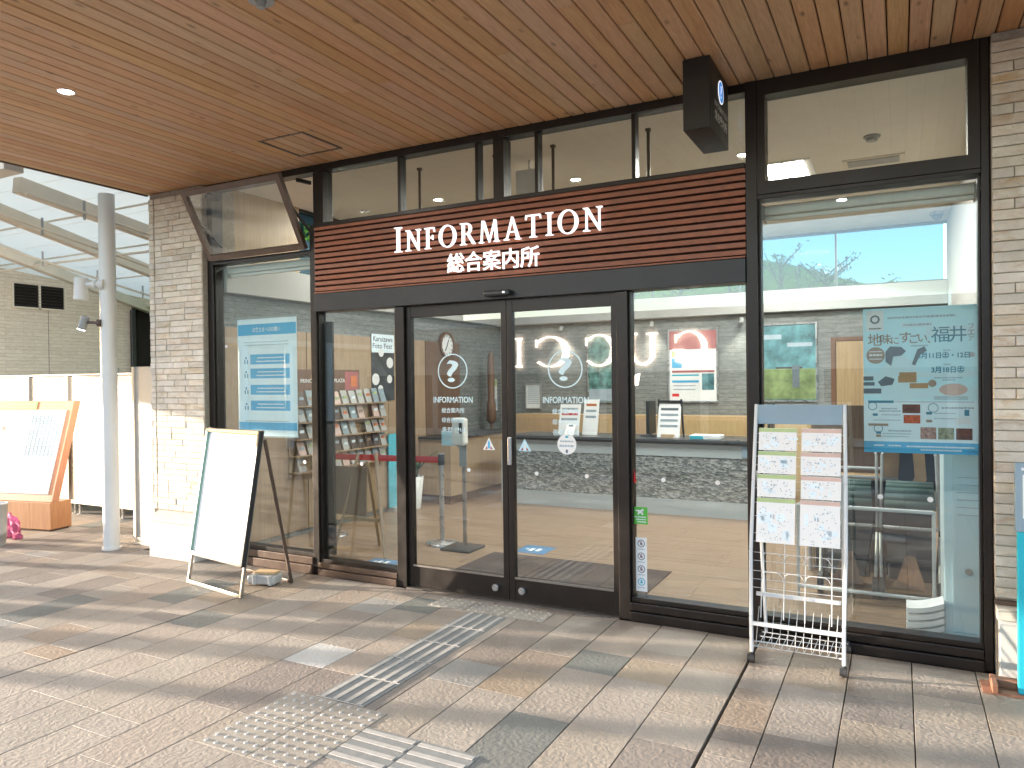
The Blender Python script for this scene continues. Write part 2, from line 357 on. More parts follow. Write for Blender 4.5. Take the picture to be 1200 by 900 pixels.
# drawn capitals (unit height) : list of polygons; thick and thin strokes, slab serifs
def arc(cx, cy, ro, rio, a0, a1, n=26, off=0):
    (ax, ay), (bx, by) = ro, rio; A = [rad(a0+(a1-a0)*i/n) for i in range(n+1)]
    return [[(cx+ax*math.cos(a), cy+ay*math.sin(a)), (cx+ax*math.cos(b), cy+ay*math.sin(b)), (cx+off+bx*math.cos(b), cy+by*math.sin(b)), (cx+off+bx*math.cos(a), cy+by*math.sin(a))] for a, b in zip(A, A[1:])]
def rc(x0, x1, y0, y1): return [(x0, y0), (x1, y0), (x1, y1), (x0, y1)]
def serif(x0, x1, y, up=1, t=.045): return [(x0, y), (x1, y), (x1, y+up*t*.6), ((x0+x1)/2+(x1-x0)*.2, y+up*t*1.6), ((x0+x1)/2-(x1-x0)*.2, y+up*t*1.6), (x0, y+up*t*.6)]
GLYPH = {
 'I': (.36, [rc(.115, .245, .03, .97), serif(0, .36, 0), serif(0, .36, 1, -1)]),
 'N': (.88, [rc(.12, .19, .03, .97), [(.06, 1), (.24, 1), (.80, .0), (.72, -.02)], rc(.70, .77, 0, .97), serif(0, .31, 0), serif(.60, .88, 1, -1), serif(.0, .2, 1, -1)]),
 'F': (.58, [rc(.10, .225, .03, .97), serif(0, .34, 0), rc(0, .54, .945, 1), [(.49, .945), (.545, .945), (.56, .78), (.535, .78)], rc(.225, .46, .50, .555), [(.43, .42), (.465, .42), (.465, .64), (.43, .64)]]),
 'O': (.94, arc(.47, .5, (.47, .525), (.325, .475), 0, 360, 44)),
 'R': (.78, [rc(.10, .225, .03, .97), serif(0, .34, 0), serif(0, .2, 1, -1), rc(.225, .36, .945, 1), rc(.225, .36, .475, .53)] + arc(.36, .7375, (.25, .2625), (.12, .205), -90, 90, 18) + [[(.34, .5), (.48, .5), (.80, .03), (.80, 0), (.66, 0)]]),
 'M': (1.06, [[(.16, 1), (.21, 1), (.155, .0), (.09, .0)], [(.15, 1), (.29, 1), (.57, .12), (.52, -.01)], [(.80, 1), (.86, 1), (.55, .0), (.51, .0)], [(.78, 1), (.89, 1), (.98, .0), (.855, .0)], serif(0, .25, 0), serif(.77, 1.06, 0)]),
 'A': (.86, [[(.40, 1.02), (.44, .93), (.16, .0), (.10, .0)], [(.38, 1.02), (.47, 1.02), (.80, .0), (.655, .0)], rc(.22, .62, .33, .38), serif(0, .26, 0), serif(.57, .86, 0)]),
 'T': (.76, [rc(.315, .445, .03, .97), serif(.2, .56, 0), rc(.02, .74, .945, 1), [(.0, .80), (.03, .80), (.07, .95), (.02, .96)], [(.76, .80), (.73, .80), (.69, .95), (.74, .96)]]),
 'C': (.80, arc(.46, .5, (.46, .52), (.34, .485), 42, 318, 36, .03) + [[(.80, .66), (.83, .66), (.83, .93), (.79, .88)]]),
 'G': (.86, arc(.46, .5, (.46, .52), (.34, .485), 42, 322, 36, .03) + [[(.80, .66), (.83, .66), (.83, .93), (.79, .88)], rc(.70, .82, .08, .44), rc(.60, .90, .42, .455)]),
 'U': (.82, [rc(.09, .20, .32, .97), rc(.63, .68, .32, .97), rc(0, .30, .96, 1), rc(.54, .80, .96, 1)] + arc(.385, .34, (.295, .36), (.215, .30), 180, 360, 22, .02)),
}
def glyph_mb(ch, x, y, z, h, wscale=1, depth=.03, flip=1):
    mb = B()
    for i, p in enumerate(GLYPH[ch][1]):
        mb.prism([(x+flip*a*h*wscale, z+b*h) for a, b in p], y-depth*.5*(1+flip)+ (-.0004*(i % 5) if flip > 0 else 0), y+depth*.5*(1-flip)+(.0004*(i % 5) if flip < 0 else 0))
    return mb
def dashes(x0, x1, z, h, y, n=9, gap=.25, seed=0, face='-y'):
    r = random.Random(seed); mb = B(); x = x0
    while x < x1-1e-4:
        wd = min(x1-x, h*r.uniform(.7, 1.5)); mb.box(x, x+wd, y, y+.0008, z-h*r.uniform(.35, .5), z+h*r.uniform(.35, .5)); x += wd+h*gap
    return mb

# ================================================================== GROUND
struct('ground', B().box(-150, 150, -150, 200, -.5, -.045), 'road_grey')
pav = struct('pavement', B().box(-22, 4, -3, 14, -.044, -.020), 'joint_dark')
JX = -.766
def chamfer_tile(w, l):
    mb = B(); g, c, t = .0028, .0012, .03; a, b = w/2-g, l/2-.0014
    R = lambda x, y, z: [(-x, -y, z), (x, -y, z), (x, y, z), (-x, y, z)]
    mb.add(R(a, b, -t)+R(a, b, -c)+R(a-c, b-c, 0), [(i+4*k, (i+1) % 4+4*k, (i+1) % 4+4*k+4, i+4*k+4) for k in (0, 1) for i in range(4)]+[(8, 9, 10, 11)])
    return mb
tmesh = {}
PM = ['paver_beige', 'paver_taupe', 'paver_dark', 'paver_white', 'paver_tan', 'paver_grey']
def pick_paver(x, y):
    near = max(0, min(1, (3.9-y)/1.2))*(1 if x < -1.2 else .55)
    if x > -1.7: return random.choices(PM, [6.5, 2.2, .22, .3, 1.3, .25])[0]
    wts = [5.5, 2.8-1.6*near, .6, .3+.3*near, 2.0-1.0*near, .8]
    if near > .5 and random.random() < .5: return 'paver_white' if random.random() < .18 else 'paver_beige'
    return random.choices(PM, wts)[0]
tiles = []
cols = []
x = JX+.011
for i, wd in enumerate([.204]+[.3]*12):
    cols.append((x+wd/2, wd)); x += wd
x = JX-.0
for i in range(52):
    if i % 12 == 0 and i: x -= .009
    cols.append((x-.15, .3)); x -= .3
for cx, wd in cols:
    y = -2.4+random.choice([0, .15, .3, .45]); ymax = 4.655 if cx > -6.4 else 8.0
    while y < ymax-.05:
        l = random.choices([.3, .15, .6], [5, 1.2, 3])[0]
        if y+l > ymax: l = ymax-y
        tiles.append((cx, y+l/2, wd, round(l, 4))); y += l
F1 = Vector((-math.sin(.482), math.cos(.482)))
def in_view(x, y):
    d = x*F1.x+y*F1.y; r = x*F1.y-y*F1.x
    return d > 1 and abs(r/d) < .715 and 1.6/d < .535
vis = sorted([t for t in tiles if in_view(t[0], t[1]) and t[0] > -9.5], key=lambda t: t[0]**2+t[1]**2)
near = set(vis[:300]); rest = B(); rest_m = []
for t in tiles:
    cx, cy, wd, l = t; mname = pick_paver(cx, cy); mname = 'paver_beige' if mname == 'paver_white' and l > .31 else mname; dz = random.uniform(-.0004, .0004)
    if t in near:
        k = (wd, l)
        if k not in tmesh: tmesh[k] = chamfer_tile(wd, l).mesh('paver'); tmesh[k].materials.append(M['paver_beige'])
        inst('paver', tmesh[k], (cx, cy, dz), pav, mname)
    else:
        m = chamfer_tile(wd, l); rest.add([(a+cx, b+cy, c+dz) for a, b, c in m.v], m.f); rest_m += [PM.index(mname)]*len(m.f)
ro = build('pavers', rest, 'paver_beige', pav, kind='stuff'); ro['label'] = 'remaining stone pavers farther off or out of sight'
for n in PM[1:]: ro.data.materials.append(M[n])
ro.data.polygons.foreach_set('material_index', rest_m)
# tactile paving: raised bars lead to the door, dots warn before it and at the turn
def tact_lin(cx, cy, ax):
    p = build('tactile_paver', B().box(cx-.148, cx+.148, cy-.148, cy+.148, .0, .004), 'tactile_grey', pav, .001)
    mb = B()
    for k in range(4):
        o = -.1125+.075*k
        if ax == 'y': mb.box(cx+o-.014, cx+o+.014, cy-.14, cy+.14, .004, .009)
        else: mb.box(cx-.14, cx+.14, cy+o-.014, cy+o+.014, .004, .009)
    if ax == 'y': mb.box(cx-.148, cx+.148, cy-.150, cy-.142, .004, .007)
    build('raised_bars', mb, 'tactile_light', p, .0015)
def tact_dot(cx, cy, w=.3, l=.3, nx=5, ny=5):
    p = build('tactile_paver', B().box(cx-w/2+.002, cx+w/2-.002, cy-l/2+.002, cy+l/2-.002, .0, .004), 'tactile_beige', pav, .001)
    mb = B()
    for i in range(nx):
        for j in range(ny):
            a, b = cx-w/2+w*(i+.5)/nx, cy-l/2+l*(j+.5)/ny
            mb.tube((a, b, .004), (a, b, .009), .0125, 8, .008)
    build('raised_dots', mb, 'tactile_light', p)
for k in range(5): tact_lin(-2.486, 4.20-.3*k, 'y')
for ix in (-2.636, -2.336):
    for iy in (2.70, 2.40): tact_dot(ix, iy)
for ix in (-2.836, -2.536, -2.236): tact_dot(ix, 4.47, .3, .22, 5, 4)
for k in range(2): tact_lin(-2.036+.3*k, 2.55, 'x')

# ================================================================== INFORMATION CENTRE
ic = thing('information_centre', 'information centre shopfront with bronze glazing, red louvre sign band and pale brick piers', 'building', (-2.6, 4.68, 0))
FY = 4.68
# brick walls
bm_cache = {}
def brick_mesh(l):
    if l not in bm_cache:
        a, b, c = l/2-.0022, .03, .0255; q = .003
        R = lambda y, i: [(-a+i, y, -c+i), (a-i, y, -c+i), (a-i, y, c-i), (-a+i, y, c-i)]
        mb = B(); mb.add(R(b, 0)+R(-b+q, 0)+R(-b, q), [(i+4*k, i+4*k+4, (i+1) % 4+4*k+4, (i+1) % 4+4*k) for k in (0, 1) for i in range(4)]+[(8, 9, 10, 11)])
        mb.f = [f[::-1] if len(f) == 4 and f != (8, 9, 10, 11) else f for f in mb.f]; mb.f = [f[::-1] for f in mb.f[:8]]+mb.f[8:]
        m = mb.mesh('brick'); m.materials.append(M['pier_brick']); bm_cache[l] = m
    return bm_cache[l]
def lay_bricks(parent, x0, x1, z0, z1, yf, pitch=.055, lens=(.3, .25, .2)):
    z = z0; r = random.Random(int(x0*100)+5)
    while z+pitch <= z1+1e-6:
        x = x0; first = r.choice([.1, .15, .2, .25]) if x1-x0 > .15 else x1-x0
        l = first
        while x < x1-1e-4:
            if x1-(x+l) < .06: l = x1-x
            inst('brick', brick_mesh(round(l, 3)), (x+l/2, yf+.03+r.uniform(-.004, .003), z+pitch/2), parent)
            x += l; l = r.choice(lens)
        z += pitch
bwl = build('brick_wall', B().box(-6.275, -5.562, 4.634, 5.0, 0, 3.385), 'mortar', ic)
lay_bricks(bwl, -6.28, -6.21, .42, 3.385, 4.62); lay_bricks(bwl, -6.20, -5.56, .42, 3.385, 4.62)
bwr = build('brick_wall', B().box(.445, 3.0, 4.634, 5.0, 0, 3.385), 'mortar', ic)
lay_bricks(bwr, .44, 1.30, .42, 3.385, 4.62)
xb_ = B(); r = random.Random(1)
for k in range(53):
    x = 1.30
    while x < 2.98: l = min(r.choice([.2, .25, .3]), 3.0-x); xb_.box(x+.002, x+l-.002, 4.62+r.uniform(-.003, .003), 4.68, .422+.055*k, .473+.055*k); x += l
build('bricks', xb_, 'pier_brick', bwr, kind='stuff')
build('plinth', B().box(-6.17, -5.562, 4.50, 4.632, 0, .335), 'render_grey', bwl, .006)
build('plinth_cap', B().add([(-6.19, 4.48, .336), (-5.562, 4.48, .336), (-5.562, 4.48, .356), (-6.19, 4.48, .356), (-6.19, 4.625, .336), (-5.562, 4.625, .336), (-5.562, 4.625, .41), (-6.19, 4.625, .41)], [(0, 1, 2, 3), (3, 2, 6, 7), (4, 7, 6, 5), (0, 3, 7, 4), (1, 5, 6, 2), (0, 4, 5, 1)]), 'cap_stone', bwl, .003)
build('plinth', B().box(.452, 3.0, 4.545, 4.632, 0, .325), 'render_grey', bwr, .004)
build('plinth_cap', B().box(.44, 3.0, 4.53, 4.632, .326, .385), 'cap_stone', bwr, .004)
build('flashing', B().box(.436, 3.0, 4.60, 4.632, .388, .410), 'frame_brown', bwr, .002)
# posts and rails of the glazing
def post(x0, x1, z0=0., z1=3.388, y0=FY, y1=4.80, mat='frame_bronze', name='frame_post', parent=ic): return build(name, B().box(x0, x1, y0, y1, z0, z1), mat, parent, .003)
post(-5.558, -5.49); post(-4.335, -4.272, 0, 2.90); post(-.818, -.752, 0, 3.388, 4.662); post(.396, .437); post(-3.470, -3.383, 0, 2.172, 4.672); post(-1.66, -1.583, 0, 2.172, 4.672)
post(-4.290, -4.183, 2.904, 3.334); post(-2.582, -2.497, 2.904, 3.334)
rail = lambda x0, x1, z0, z1, y0=FY+.003, y1=4.795, mat='frame_bronze', name='frame_rail', parent=ic: build(name, B().box(x0, x1, y0, y1, z0, z1), mat, parent, .003)
rail(-5.488, -.82, 3.338, 3.388); rail(-4.27, -.82, 2.872, 2.902, 4.652)
def pane(x0, x1, z0, z1, y=4.735, mat='glass_pane', parent=ic): return build('glass_pane', B().box(x0, x1, y, y+.008, z0, z1), mat, parent)
# transom lights over the sign
for x0, x1 in ((-4.181, -2.584), (-2.495, -.82)): pane(x0, x1, 2.904, 3.336, mat='glass_upper')
for x in (-3.43, -2.731, -2.246, -1.537): build('mullion', B().box(x-.013, x+.013, 4.70, 4.78, 2.904, 3.336), 'frame_bronze', ic, .002)
for x in (-3.325, -2.645, -2.175, -1.475): build('opener_rod', B().tube((x, 4.83, 2.88), (x, 4.83, 3.25), .011, 10).box(x-.016, x+.016, 4.815, 4.845, 3.25, 3.268), 'frame_bronze', ic)
# louvre sign band
sb = build('sign_band', B().box(-4.27, -.822, 4.70, 4.78, 2.325, 2.87), 'slat_back', ic)
sm = B().add([(-1.724, -.012, -.0145), (1.724, -.012, -.0145), (1.724, -.012, .0145), (-1.724, -.012, .0145), (-1.724, .02, -.0145), (1.724, .02, -.0145), (1.724, .02, .0145), (-1.724, .02, .0145)], [(0, 1, 2, 3), (3, 2, 6, 7), (0, 4, 5, 1), (0, 3, 7, 4), (1, 5, 6, 2)]).mesh('slat'); sm.materials.append(M['slat_red'])
for k in range(12): inst('slat', sm, (-2.546, 4.68, 2.338+.0455*(k+.5)), sb)
build('sign_sill', B().box(-4.268, -.824, 4.655, 4.70, 2.326, 2.336), 'slat_red', sb)
x = -3.433; zb = 2.586
for i, ch in enumerate('INFORMATION'):
    h = .190 if i == 0 else .158; ws = 1.0
    build('letter', glyph_mb(ch, x, 4.650, zb, h, ws, .018), 'sign_white', sb); x += GLYPH[ch][0]*h*ws+.036
LETTERS_END = x
for i, ch in enumerate('総合案内所'):
    build('letter', text_mb(ch, (-2.885+.152*i, 4.642, 2.463-.002*i), .143, bold=.004, ext=.006), 'sign_white', sb)
# header above the doors and its sensor
build('door_header', B().box(-4.27, -.822, 4.650, 4.80, 2.176, 2.322), 'frame_grey', ic, .003)
se = build('door_sensor', B().box(-2.63, -2.42, 4.590, 4.649, 2.195, 2.235), 'black_plastic', ic, .012)
build('sensor_lens', B().box(-2.47, -2.45, 4.586, 4.5905, 2.208, 2.222), 'steel', se)
# side lights and the big right-hand window
def fixed(x0, x1, z0, z1, base=True, y=4.735):
    wn = build('window_frame', B().box(x0, x1, 4.69, 4.79, z0-.03, z0).box(x0, x0+.012, 4.70, 4.78, z0, z1).box(x1-.012, x1, 4.70, 4.78, z0, z1), 'frame_bronze', ic, .002)
    pane(x0+.012, x1-.012, z0, z1, y, parent=wn); return wn
wl = fixed(-4.270, -3.472, .13, 2.174); wr = fixed(-1.581, -.82, .15, 2.174); bw = fixed(-.750, .394, .145, 2.66); lw = fixed(-5.488, -4.337, .17, 2.66)
build('window_blind', B().tube((-4.262, 4.772, .14), (-4.262, 4.772, 2.17), .01, 8).box(-4.262, -4.19, 4.775, 4.80, .15, 2.1), 'frame_bronze', wl)
for p, x0, x1, zt in ((wl, -4.270, -3.472, .10), (wr, -1.581, -.82, .118), (bw, -.750, .394, .113), (lw, -5.488, -4.337, .138)):
    mt = 'frame_brown' if p in (wl, lw) else 'frame_bronze'
    build('window_base', B().box(x0, x1, 4.655, 4.79, 0, zt*.52).box(x0, x1, 4.668, 4.79, zt*.52+.006, zt), mt, p, .004)
# upper right fixed light
ur = build('upper_window_frame', B().box(-.750, -.705, 4.668, 4.79, 2.70, 3.388).box(.338, .394, 4.668, 4.79, 2.70, 3.388).box(-.705, .338, 4.668, 4.79, 2.70, 2.777).box(-.705, .338, 4.668, 4.79, 3.295, 3.388), 'frame_bronze', ic)
pane(-.705, .338, 2.777, 3.295, mat='glass_upper', parent=ur)
build('drip_rail', B().box(-.750, .394, 4.655, 4.79, 2.668, 2.694), 'frame_bronze', ur, .003)
# hopper window above the left window, tipped outwards on its bottom edge
hw = bpy.data.objects.new('hopper_window', B().box(-.575, .575, -.02, .02, 0, .048).box(-.575, .575, -.02, .02, .585, .633).box(-.575, -.527, -.02, .02, .048, .585).box(.527, .575, -.02, .02, .048, .585).mesh('hopper_window'))
hw.data.materials.append(M['frame_brown']); COL.objects.link(hw); hw.parent = ic; hw.location = (-4.925+2.6, 4.665-4.68, 2.705); hw.rotation_euler = (rad(28), 0, 0)
gp = bpy.data.objects.new('glass_pane', B().box(-.527, .527, -.004, .004, .048, .585).mesh('glass_pane')); gp.data.materials.append(M['glass_upper']); COL.objects.link(gp); gp.parent = hw
rail(-5.488, -4.337, 2.664, 2.70)
for x in (-5.46, -4.37): build('stay_arm', B().bar((x, 4.47, 3.06), (x, 4.76, 2.84), .014, .02).bar((x, 4.74, 3.27), (x, 4.58, 3.26), .02, .03), 'frame_bronze', ic)
# sliding doors
def leaf(x0, x1, meet):
    st = .045; y0, y1 = 4.70, 4.745
    d = build('sliding_door', B().box(x0, x0+st, y0, y1, .012, 2.172).box(x1-st, x1, y0, y1, .012, 2.172).box(x0+st, x1-st, y0+.002, y1-.002, 2.085, 2.172).box(x0+st, x1-st, y0+.002, y1-.002, .012, .172), 'frame_bronze', ic, .002)
    pane(x0+st, x1-st, .172, 2.085, 4.718, parent=d)
    build('glazing_bead', B().box(x0+st, x1-st, y0-.004, y0+.001, .166, .180), 'steel_bronze', d)
    kx = x1-.105 if meet > 0 else x0+.105
    build('lock_knob', B().tube((kx, y0-.001, .09), (kx, y0-.022, .09), .026, 16).tube((kx, y0-.022, .09), (kx, y0-.026, .09), .018, 16), 'steel', d)
    return d
dl = leaf(-3.381, -2.502, 1); dr = leaf(-2.498, -1.662, -1)
hd = build('door_handle', B().box(-2.492, -2.462, 4.675, 4.70, .985, 1.185), 'steel', dr, .006)
build('door_threshold', B().box(-3.38, -1.66, 4.66, 4.80, -.026, .006), 'steel_bronze', ic)
# roof and ceiling of the room
build('roof', B().box(-6.30, 3.2, 4.9, 10.7, 3.50, 3.75), 'roof_sheet', ic)

# ================================================================== CANOPY
cn = thing('canopy', 'cedar boarded canopy ceiling over the shopfront pavement', 'canopy', (-2.6, 2.5, 3.39))
build('canopy_roof', B().box(-6.33, 4.2, .40, 4.9, 3.42, 3.66), 'gap_dark', cn)
build('edge_trim', B().box(-6.352, -6.325, .36, 4.66, 3.383, 3.70), 'frame_brown', cn, .003)
build('edge_trim', B().box(-6.324, 4.2, .36, .398, 3.383, 3.70), 'frame_brown', cn, .003)
CANOPY_E = 3.4          # one lit canopy downlight, plus five added out of view as fill
PW = .1013; plk = {}
hx0, hx1, hy0, hy1 = -4.206, -3.772, 4.010, 4.448
def plank_mesh(l, wd=PW):
    l = round(l, 3); wd = round(wd, 4)
    if (l, wd) not in plk:
        a, b, q = wd/2-.0032, l/2-.0008, .005
        mb = B(); R = lambda i, z: [(-a+i, -b, z), (a-i, -b, z), (a-i, b, z), (-a+i, b, z)]
        mb.add(R(0, .02)+R(0, q)+R(q, 0), [(i+4*k, (i+1) % 4+4*k, (i+1) % 4+4*k+4, i+4*k+4)[::-1] for k in (0, 1) for i in range(4)]+[(11, 10, 9, 8)])
        m = mb.mesh('plank'); m.materials.append(M['cedar']); plk[(l, wd)] = m
    return plk[(l, wd)]
def lay_plank(xa, xb, y0, y1, parent=cn, z=3.390):
    if y1-y0 > .01 and xb-xa > .012: inst('plank', plank_mesh(y1-y0, xb-xa), ((xa+xb)/2, (y0+y1)/2, z+random.uniform(-.0008, .0008)), parent, random.choices(['cedar', 'cedar_light', 'cedar_red'], [8, 1.6, 1])[0])
hatch = build('access_hatch', B().box(hx0, hx1, hy0, hy0+.02, 3.388, 3.41).box(hx0, hx1, hy1-.02, hy1, 3.388, 3.41).box(hx0, hx0+.02, hy0+.02, hy1-.02, 3.388, 3.41).box(hx1-.02, hx1, hy0+.02, hy1-.02, 3.388, 3.41), 'frame_brown', cn)
x = -6.322
while x < 1.9:
    xa, xb = x, x+PW; cut = random.choice([1.4, 1.9, 2.4, 2.9, 3.3, 3.6])
    if xb > hx0 and xa < hx1:
        lay_plank(xa, xb, .40, cut if cut < hy0 else 3.3); lay_plank(xa, xb, cut if cut < hy0 else 3.3, hy0-.001); lay_plank(xa, xb, hy1+.001, 4.676)
        lay_plank(xa, min(xb, hx0-.001), hy0, hy1); lay_plank(max(xa, hx1+.001), xb, hy0, hy1)
        lay_plank(max(xa, hx0+.021), min(xb, hx1-.021), hy0+.022, hy1-.022, hatch, 3.391)
    else:
        lay_plank(xa, xb, .40, cut); lay_plank(xa, xb, cut, 4.676)
    x += PW
xb_ = B(); [xb_.box(x+PW*k+.003, x+PW*(k+1)-.003, .40, 4.60, 3.390, 3.408) for k in range(22)]
build('planks', xb_, 'cedar', cn, kind='stuff')
def downlight(x, y, z, parent, r=.05, on=True, mat='lamp_white'):
    d = build('downlight', B().ring((x, y, z-.004), r*.82, r, 'z', .006, 28), 'white_paint', parent)
    build('lamp', B().disc((x, y, z-.002), r*.80, 'z', .004, 24), mat if on else 'grey_plastic', d); return d
for x, y in ((-4.487, 2.755), (-5.3, 1.25), (-3.7, 1.25), (-2.1, 1.25), (-.5, 1.25), (1.1, 1.25)):  # first is the real downlight; the other five are added to fill the shade
    downlight(x, y, 3.389, cn, .052)
    L = bpy.data.lights.new('canopy_and_fill_light', 'AREA'); L.shape = 'DISK'; L.size = .085; L.energy = CANOPY_E; L.color = (1, .95, .88); o = bpy.data.objects.new('canopy_and_fill_light', L); COL.objects.link(o); o.location = (x, y, 3.380)
sp = build('ceiling_sprinkler', B().ring((-2.62, 2.53, 3.375), .025, .06, 'z', .014, 24).tube((-2.62, 2.53, 3.345), (-2.62, 2.53, 3.389), .02, 12), 'grey_plastic', cn)
# hanging lightbox
hs = thing('hanging_sign', 'black box sign hanging from the canopy with a blue question mark disc', 'sign', (-.99, 4.46, 2.99))
build('sign_box', B().box(-1.068, -.915, 4.160, 4.655, 2.988, 3.386), 'black_sign', hs, .004)
build('mount_lug', B().box(-1.0, -.97, 4.17, 4.20, 3.387, 3.396).box(-1.0, -.97, 4.58, 4.61, 3.387, 3.396), 'black_sign', hs)
dd = build('sign_disc', B().disc((-.9140, 4.435, 3.268), .062, 'x', .002, 32), 'sign_blue', hs)
build('disc_rim', B().ring((-.9145, 4.435, 3.268), .062, .067, 'x', .003, 32), 'sign_white', dd)
text('?', (-.9112, 4.435, 3.268), .075, 'sign_white', hs, face='+x', bold=.02)
text('INFORMATION', (-.9130, 4.435, 3.163), .036, 'white_paint', hs, face='+x', w=.34, bold=.01)
text('総合案内所', (-.9130, 4.435, 3.098), .062, 'white_paint', hs, face='+x', w=.33, bold=.02)

# ================================================================== ROOM BEHIND THE GLASS
fl = struct('interior_floor', B().box(-5.74, .60, 4.80, 10.35, -.026, .0), 'mortar')
fb = B(); y = 4.815; r = random.Random(3)
while y < 10.2:
    x = -5.55-r.uniform(0, .8)
    while x < .52:
        l = .9; a, b = max(x, -5.55), min(x+l, .52)
        if b-a > .02: fb.box(a+.001, b-.001, y+.001, y+.099, .001, .006+r.uniform(-.0006, .0006))
        x += l
    y += .1
build('floor_boards', fb, 'floor_oak', fl, kind='stuff')
for n, bx in (('ceiling', (-5.74, .60, 4.81, 10.35, 3.44, 3.49)),): struct('interior_ceiling', B().box(*bx), 'ceiling_white')
wall_l = struct('interior_left_wall', B().box(-5.74, -5.552, 4.81, 10.35, 0, 2.43), 'strip_stone')
wall_b = struct('interior_back_wall', B().box(-5.55, .52, 10.20, 10.36, 0, 2.43), 'strip_stone')
wall_r = struct('interior_right_wall', B().box(.522, .62, 4.81, 10.35, 0, 3.44), 'bulkhead_white')
struct('interior_left_bulkhead', B().box(-5.74, -5.46, 4.81, 10.10, 2.432, 2.72), 'bulkhead_white', .004)
struct('interior_back_bulkhead', B().box(-5.55, .52, 10.10, 10.36, 2.434, 2.712), 'bulkhead_white', .004)
for y0, y1 in ((4.84, 5.9), (5.91, 7.3), (7.31, 8.15), (8.16, 8.97)): build('wall_panel', B().box(-5.551, -5.53, y0, y1, .06, 2.12), 'veneer', wall_l, .002)
build('skirting', B().box(-5.545, .52, 10.185, 10.199, .007, .07), 'veneer_brown', wall_b); 
# clerestory
cl = thing('clerestory_window', 'strip window high on the back wall showing trees and sky', 'window', (-2.5, 10.3, 2.712))
build('window_frame', B().box(-5.55, .52, 10.24, 10.32, 2.7125, 2.74).box(-5.55, .52, 10.24, 10.32, 3.41, 3.438), 'frame_bronze', cl)
for k in range(5):
    x = -5.5+1.2*k; pane(x+.015, x+1.185, 2.74, 3.41, 10.28, 'glass_tinted', parent=cl)
    build('mullion', B().box(x-.012, x+.012, 10.25, 10.31, 2.74, 3.41), 'frame_bronze', cl)
cl2 = thing('clerestory_window', 'short strip window high on the left wall above the white bulkhead', 'window', (-5.65, 8, 2.72))
build('window_frame', B().box(-5.70, -5.62, 5.9, 10.22, 2.721, 2.745).box(-5.70, -5.62, 5.9, 10.22, 3.41, 3.438), 'frame_bronze', cl2)
for k in range(4):
    y = 5.92+1.07*k; build('glass_pane', B().box(-5.664, -5.656, y+.012, y+1.05, 2.745, 3.41), 'glass_tinted', cl2); build('mullion', B().box(-5.69, -5.63, y-.01, y+.01, 2.745, 3.41), 'frame_bronze', cl2)
struct('interior_wall_upper', B().box(-5.72, -5.60, 4.81, 5.895, 2.722, 3.44), 'veneer')
# lights in the ceiling
def room_light(x, y, e, r=.06, z=3.425, col=(1, .96, .90)):
    L = bpy.data.lights.new('room_light', 'AREA'); L.shape = 'DISK'; L.size = r*2; L.energy = e; L.color = col
    o = bpy.data.objects.new('room_light', L); COL.objects.link(o); o.location = (x, y, z)
ROOM_E = 3.6
dls = [(-5.08, 6.34), (-4.14, 6.34), (-2.63, 6.34), (-1.13, 6.34), (-4.14, 8.6), (-2.63, 8.6), (-1.13, 7.4)]
for i, (x, y) in enumerate(dls):
    o = thing('ceiling_downlight', ['round recessed downlight in the room ceiling nearest the left wall', 'round recessed downlight seen through the transom left of the centre post', 'round recessed downlight seen through the transom right of the centre post', 'round recessed downlight beside the hanging box sign', 'round recessed downlight over the counter left end', 'round recessed downlight over the counter middle', 'round recessed downlight seen low in the upper right window'][i], 'ceiling light', (x, y, 3.44), 'downlights in the room ceiling')
    downlight(x, y, 3.438, o, .055, i != 0); room_light(x, y, ROOM_E)
for i, (x, y) in enumerate(((-1.13, 8.85), (-.95, 7.0))):
    o = thing('ceiling_panel_light', ['bright square panel light far back in the room ceiling', 'bright square panel light low in the upper right window'][i], 'ceiling light', (x, y, 3.44))
    build('light_frame', B().box(x-.30, x+.30, y-.30, y+.30, 3.425, 3.439), 'white_paint', o)
    for k in range(3): build('light_tube', B().box(x-.27+.18*k, x-.27+.18*k+.15, y-.27, y+.27, 3.418, 3.424), 'lamp_white', o)
    room_light(x, y, 8, .25, 3.41)
o = thing('ceiling_vent', 'pale square air conditioning vent in the room ceiling', 'vent', (-.11, 9.2, 3.44)); build('vent_frame', B().box(-.42, .20, 8.95, 9.5, 3.425, 3.439), 'beam_cream', o); build('vent_grille', B().box(-.30, .08, 9.05, 9.4, 3.42, 3.424), 'ceiling_white', o)
o = thing('ceiling_vent', 'pale slotted vent in the ceiling seen through the upper right window', 'vent', (-.2, 7.1, 3.44)); build('vent_frame', B().box(-.42, .06, 6.95, 7.2, 3.43, 3.439), 'beam_cream', o); build('vent_grille', B().box(-.38, .02, 6.98, 7.17, 3.424, 3.429), 'grey_plastic', o)
o = thing('dome_camera', 'small white dome camera on the room ceiling near the right wall', 'camera', (.40, 9.7, 3.44)); build('camera_base', B().disc((.40, 9.7, 3.41), .07, 'z', .03), 'grey_plastic', o); build('camera_dome', B().sphere((.40, 9.7, 3.41), .06, 12, 8), 'black_plastic', o)
o = thing('smoke_detector', 'white round smoke detector on the room ceiling', 'detector', (-.17, 6.35, 3.44)); build('detector_base', B().disc((-.17, 6.35, 3.425), .06, 'z', .014), 'grey_plastic', o); build('detector_head', B().disc((-.17, 6.35, 3.40), .04, 'z', .025), 'grey_plastic', o)
o = thing('exit_sign', 'pale green tinted exit sign plate hanging in the room behind the transom', 'sign', (-2.72, 5.6, 3.4)); build('sign_plate', B().box(-2.86, -2.62, 5.58, 5.61, 3.16, 3.36), 'paper_white', o); build('hanger', B().tube((-2.74, 5.595, 3.36), (-2.74, 5.595, 3.44), .008), 'steel', o)
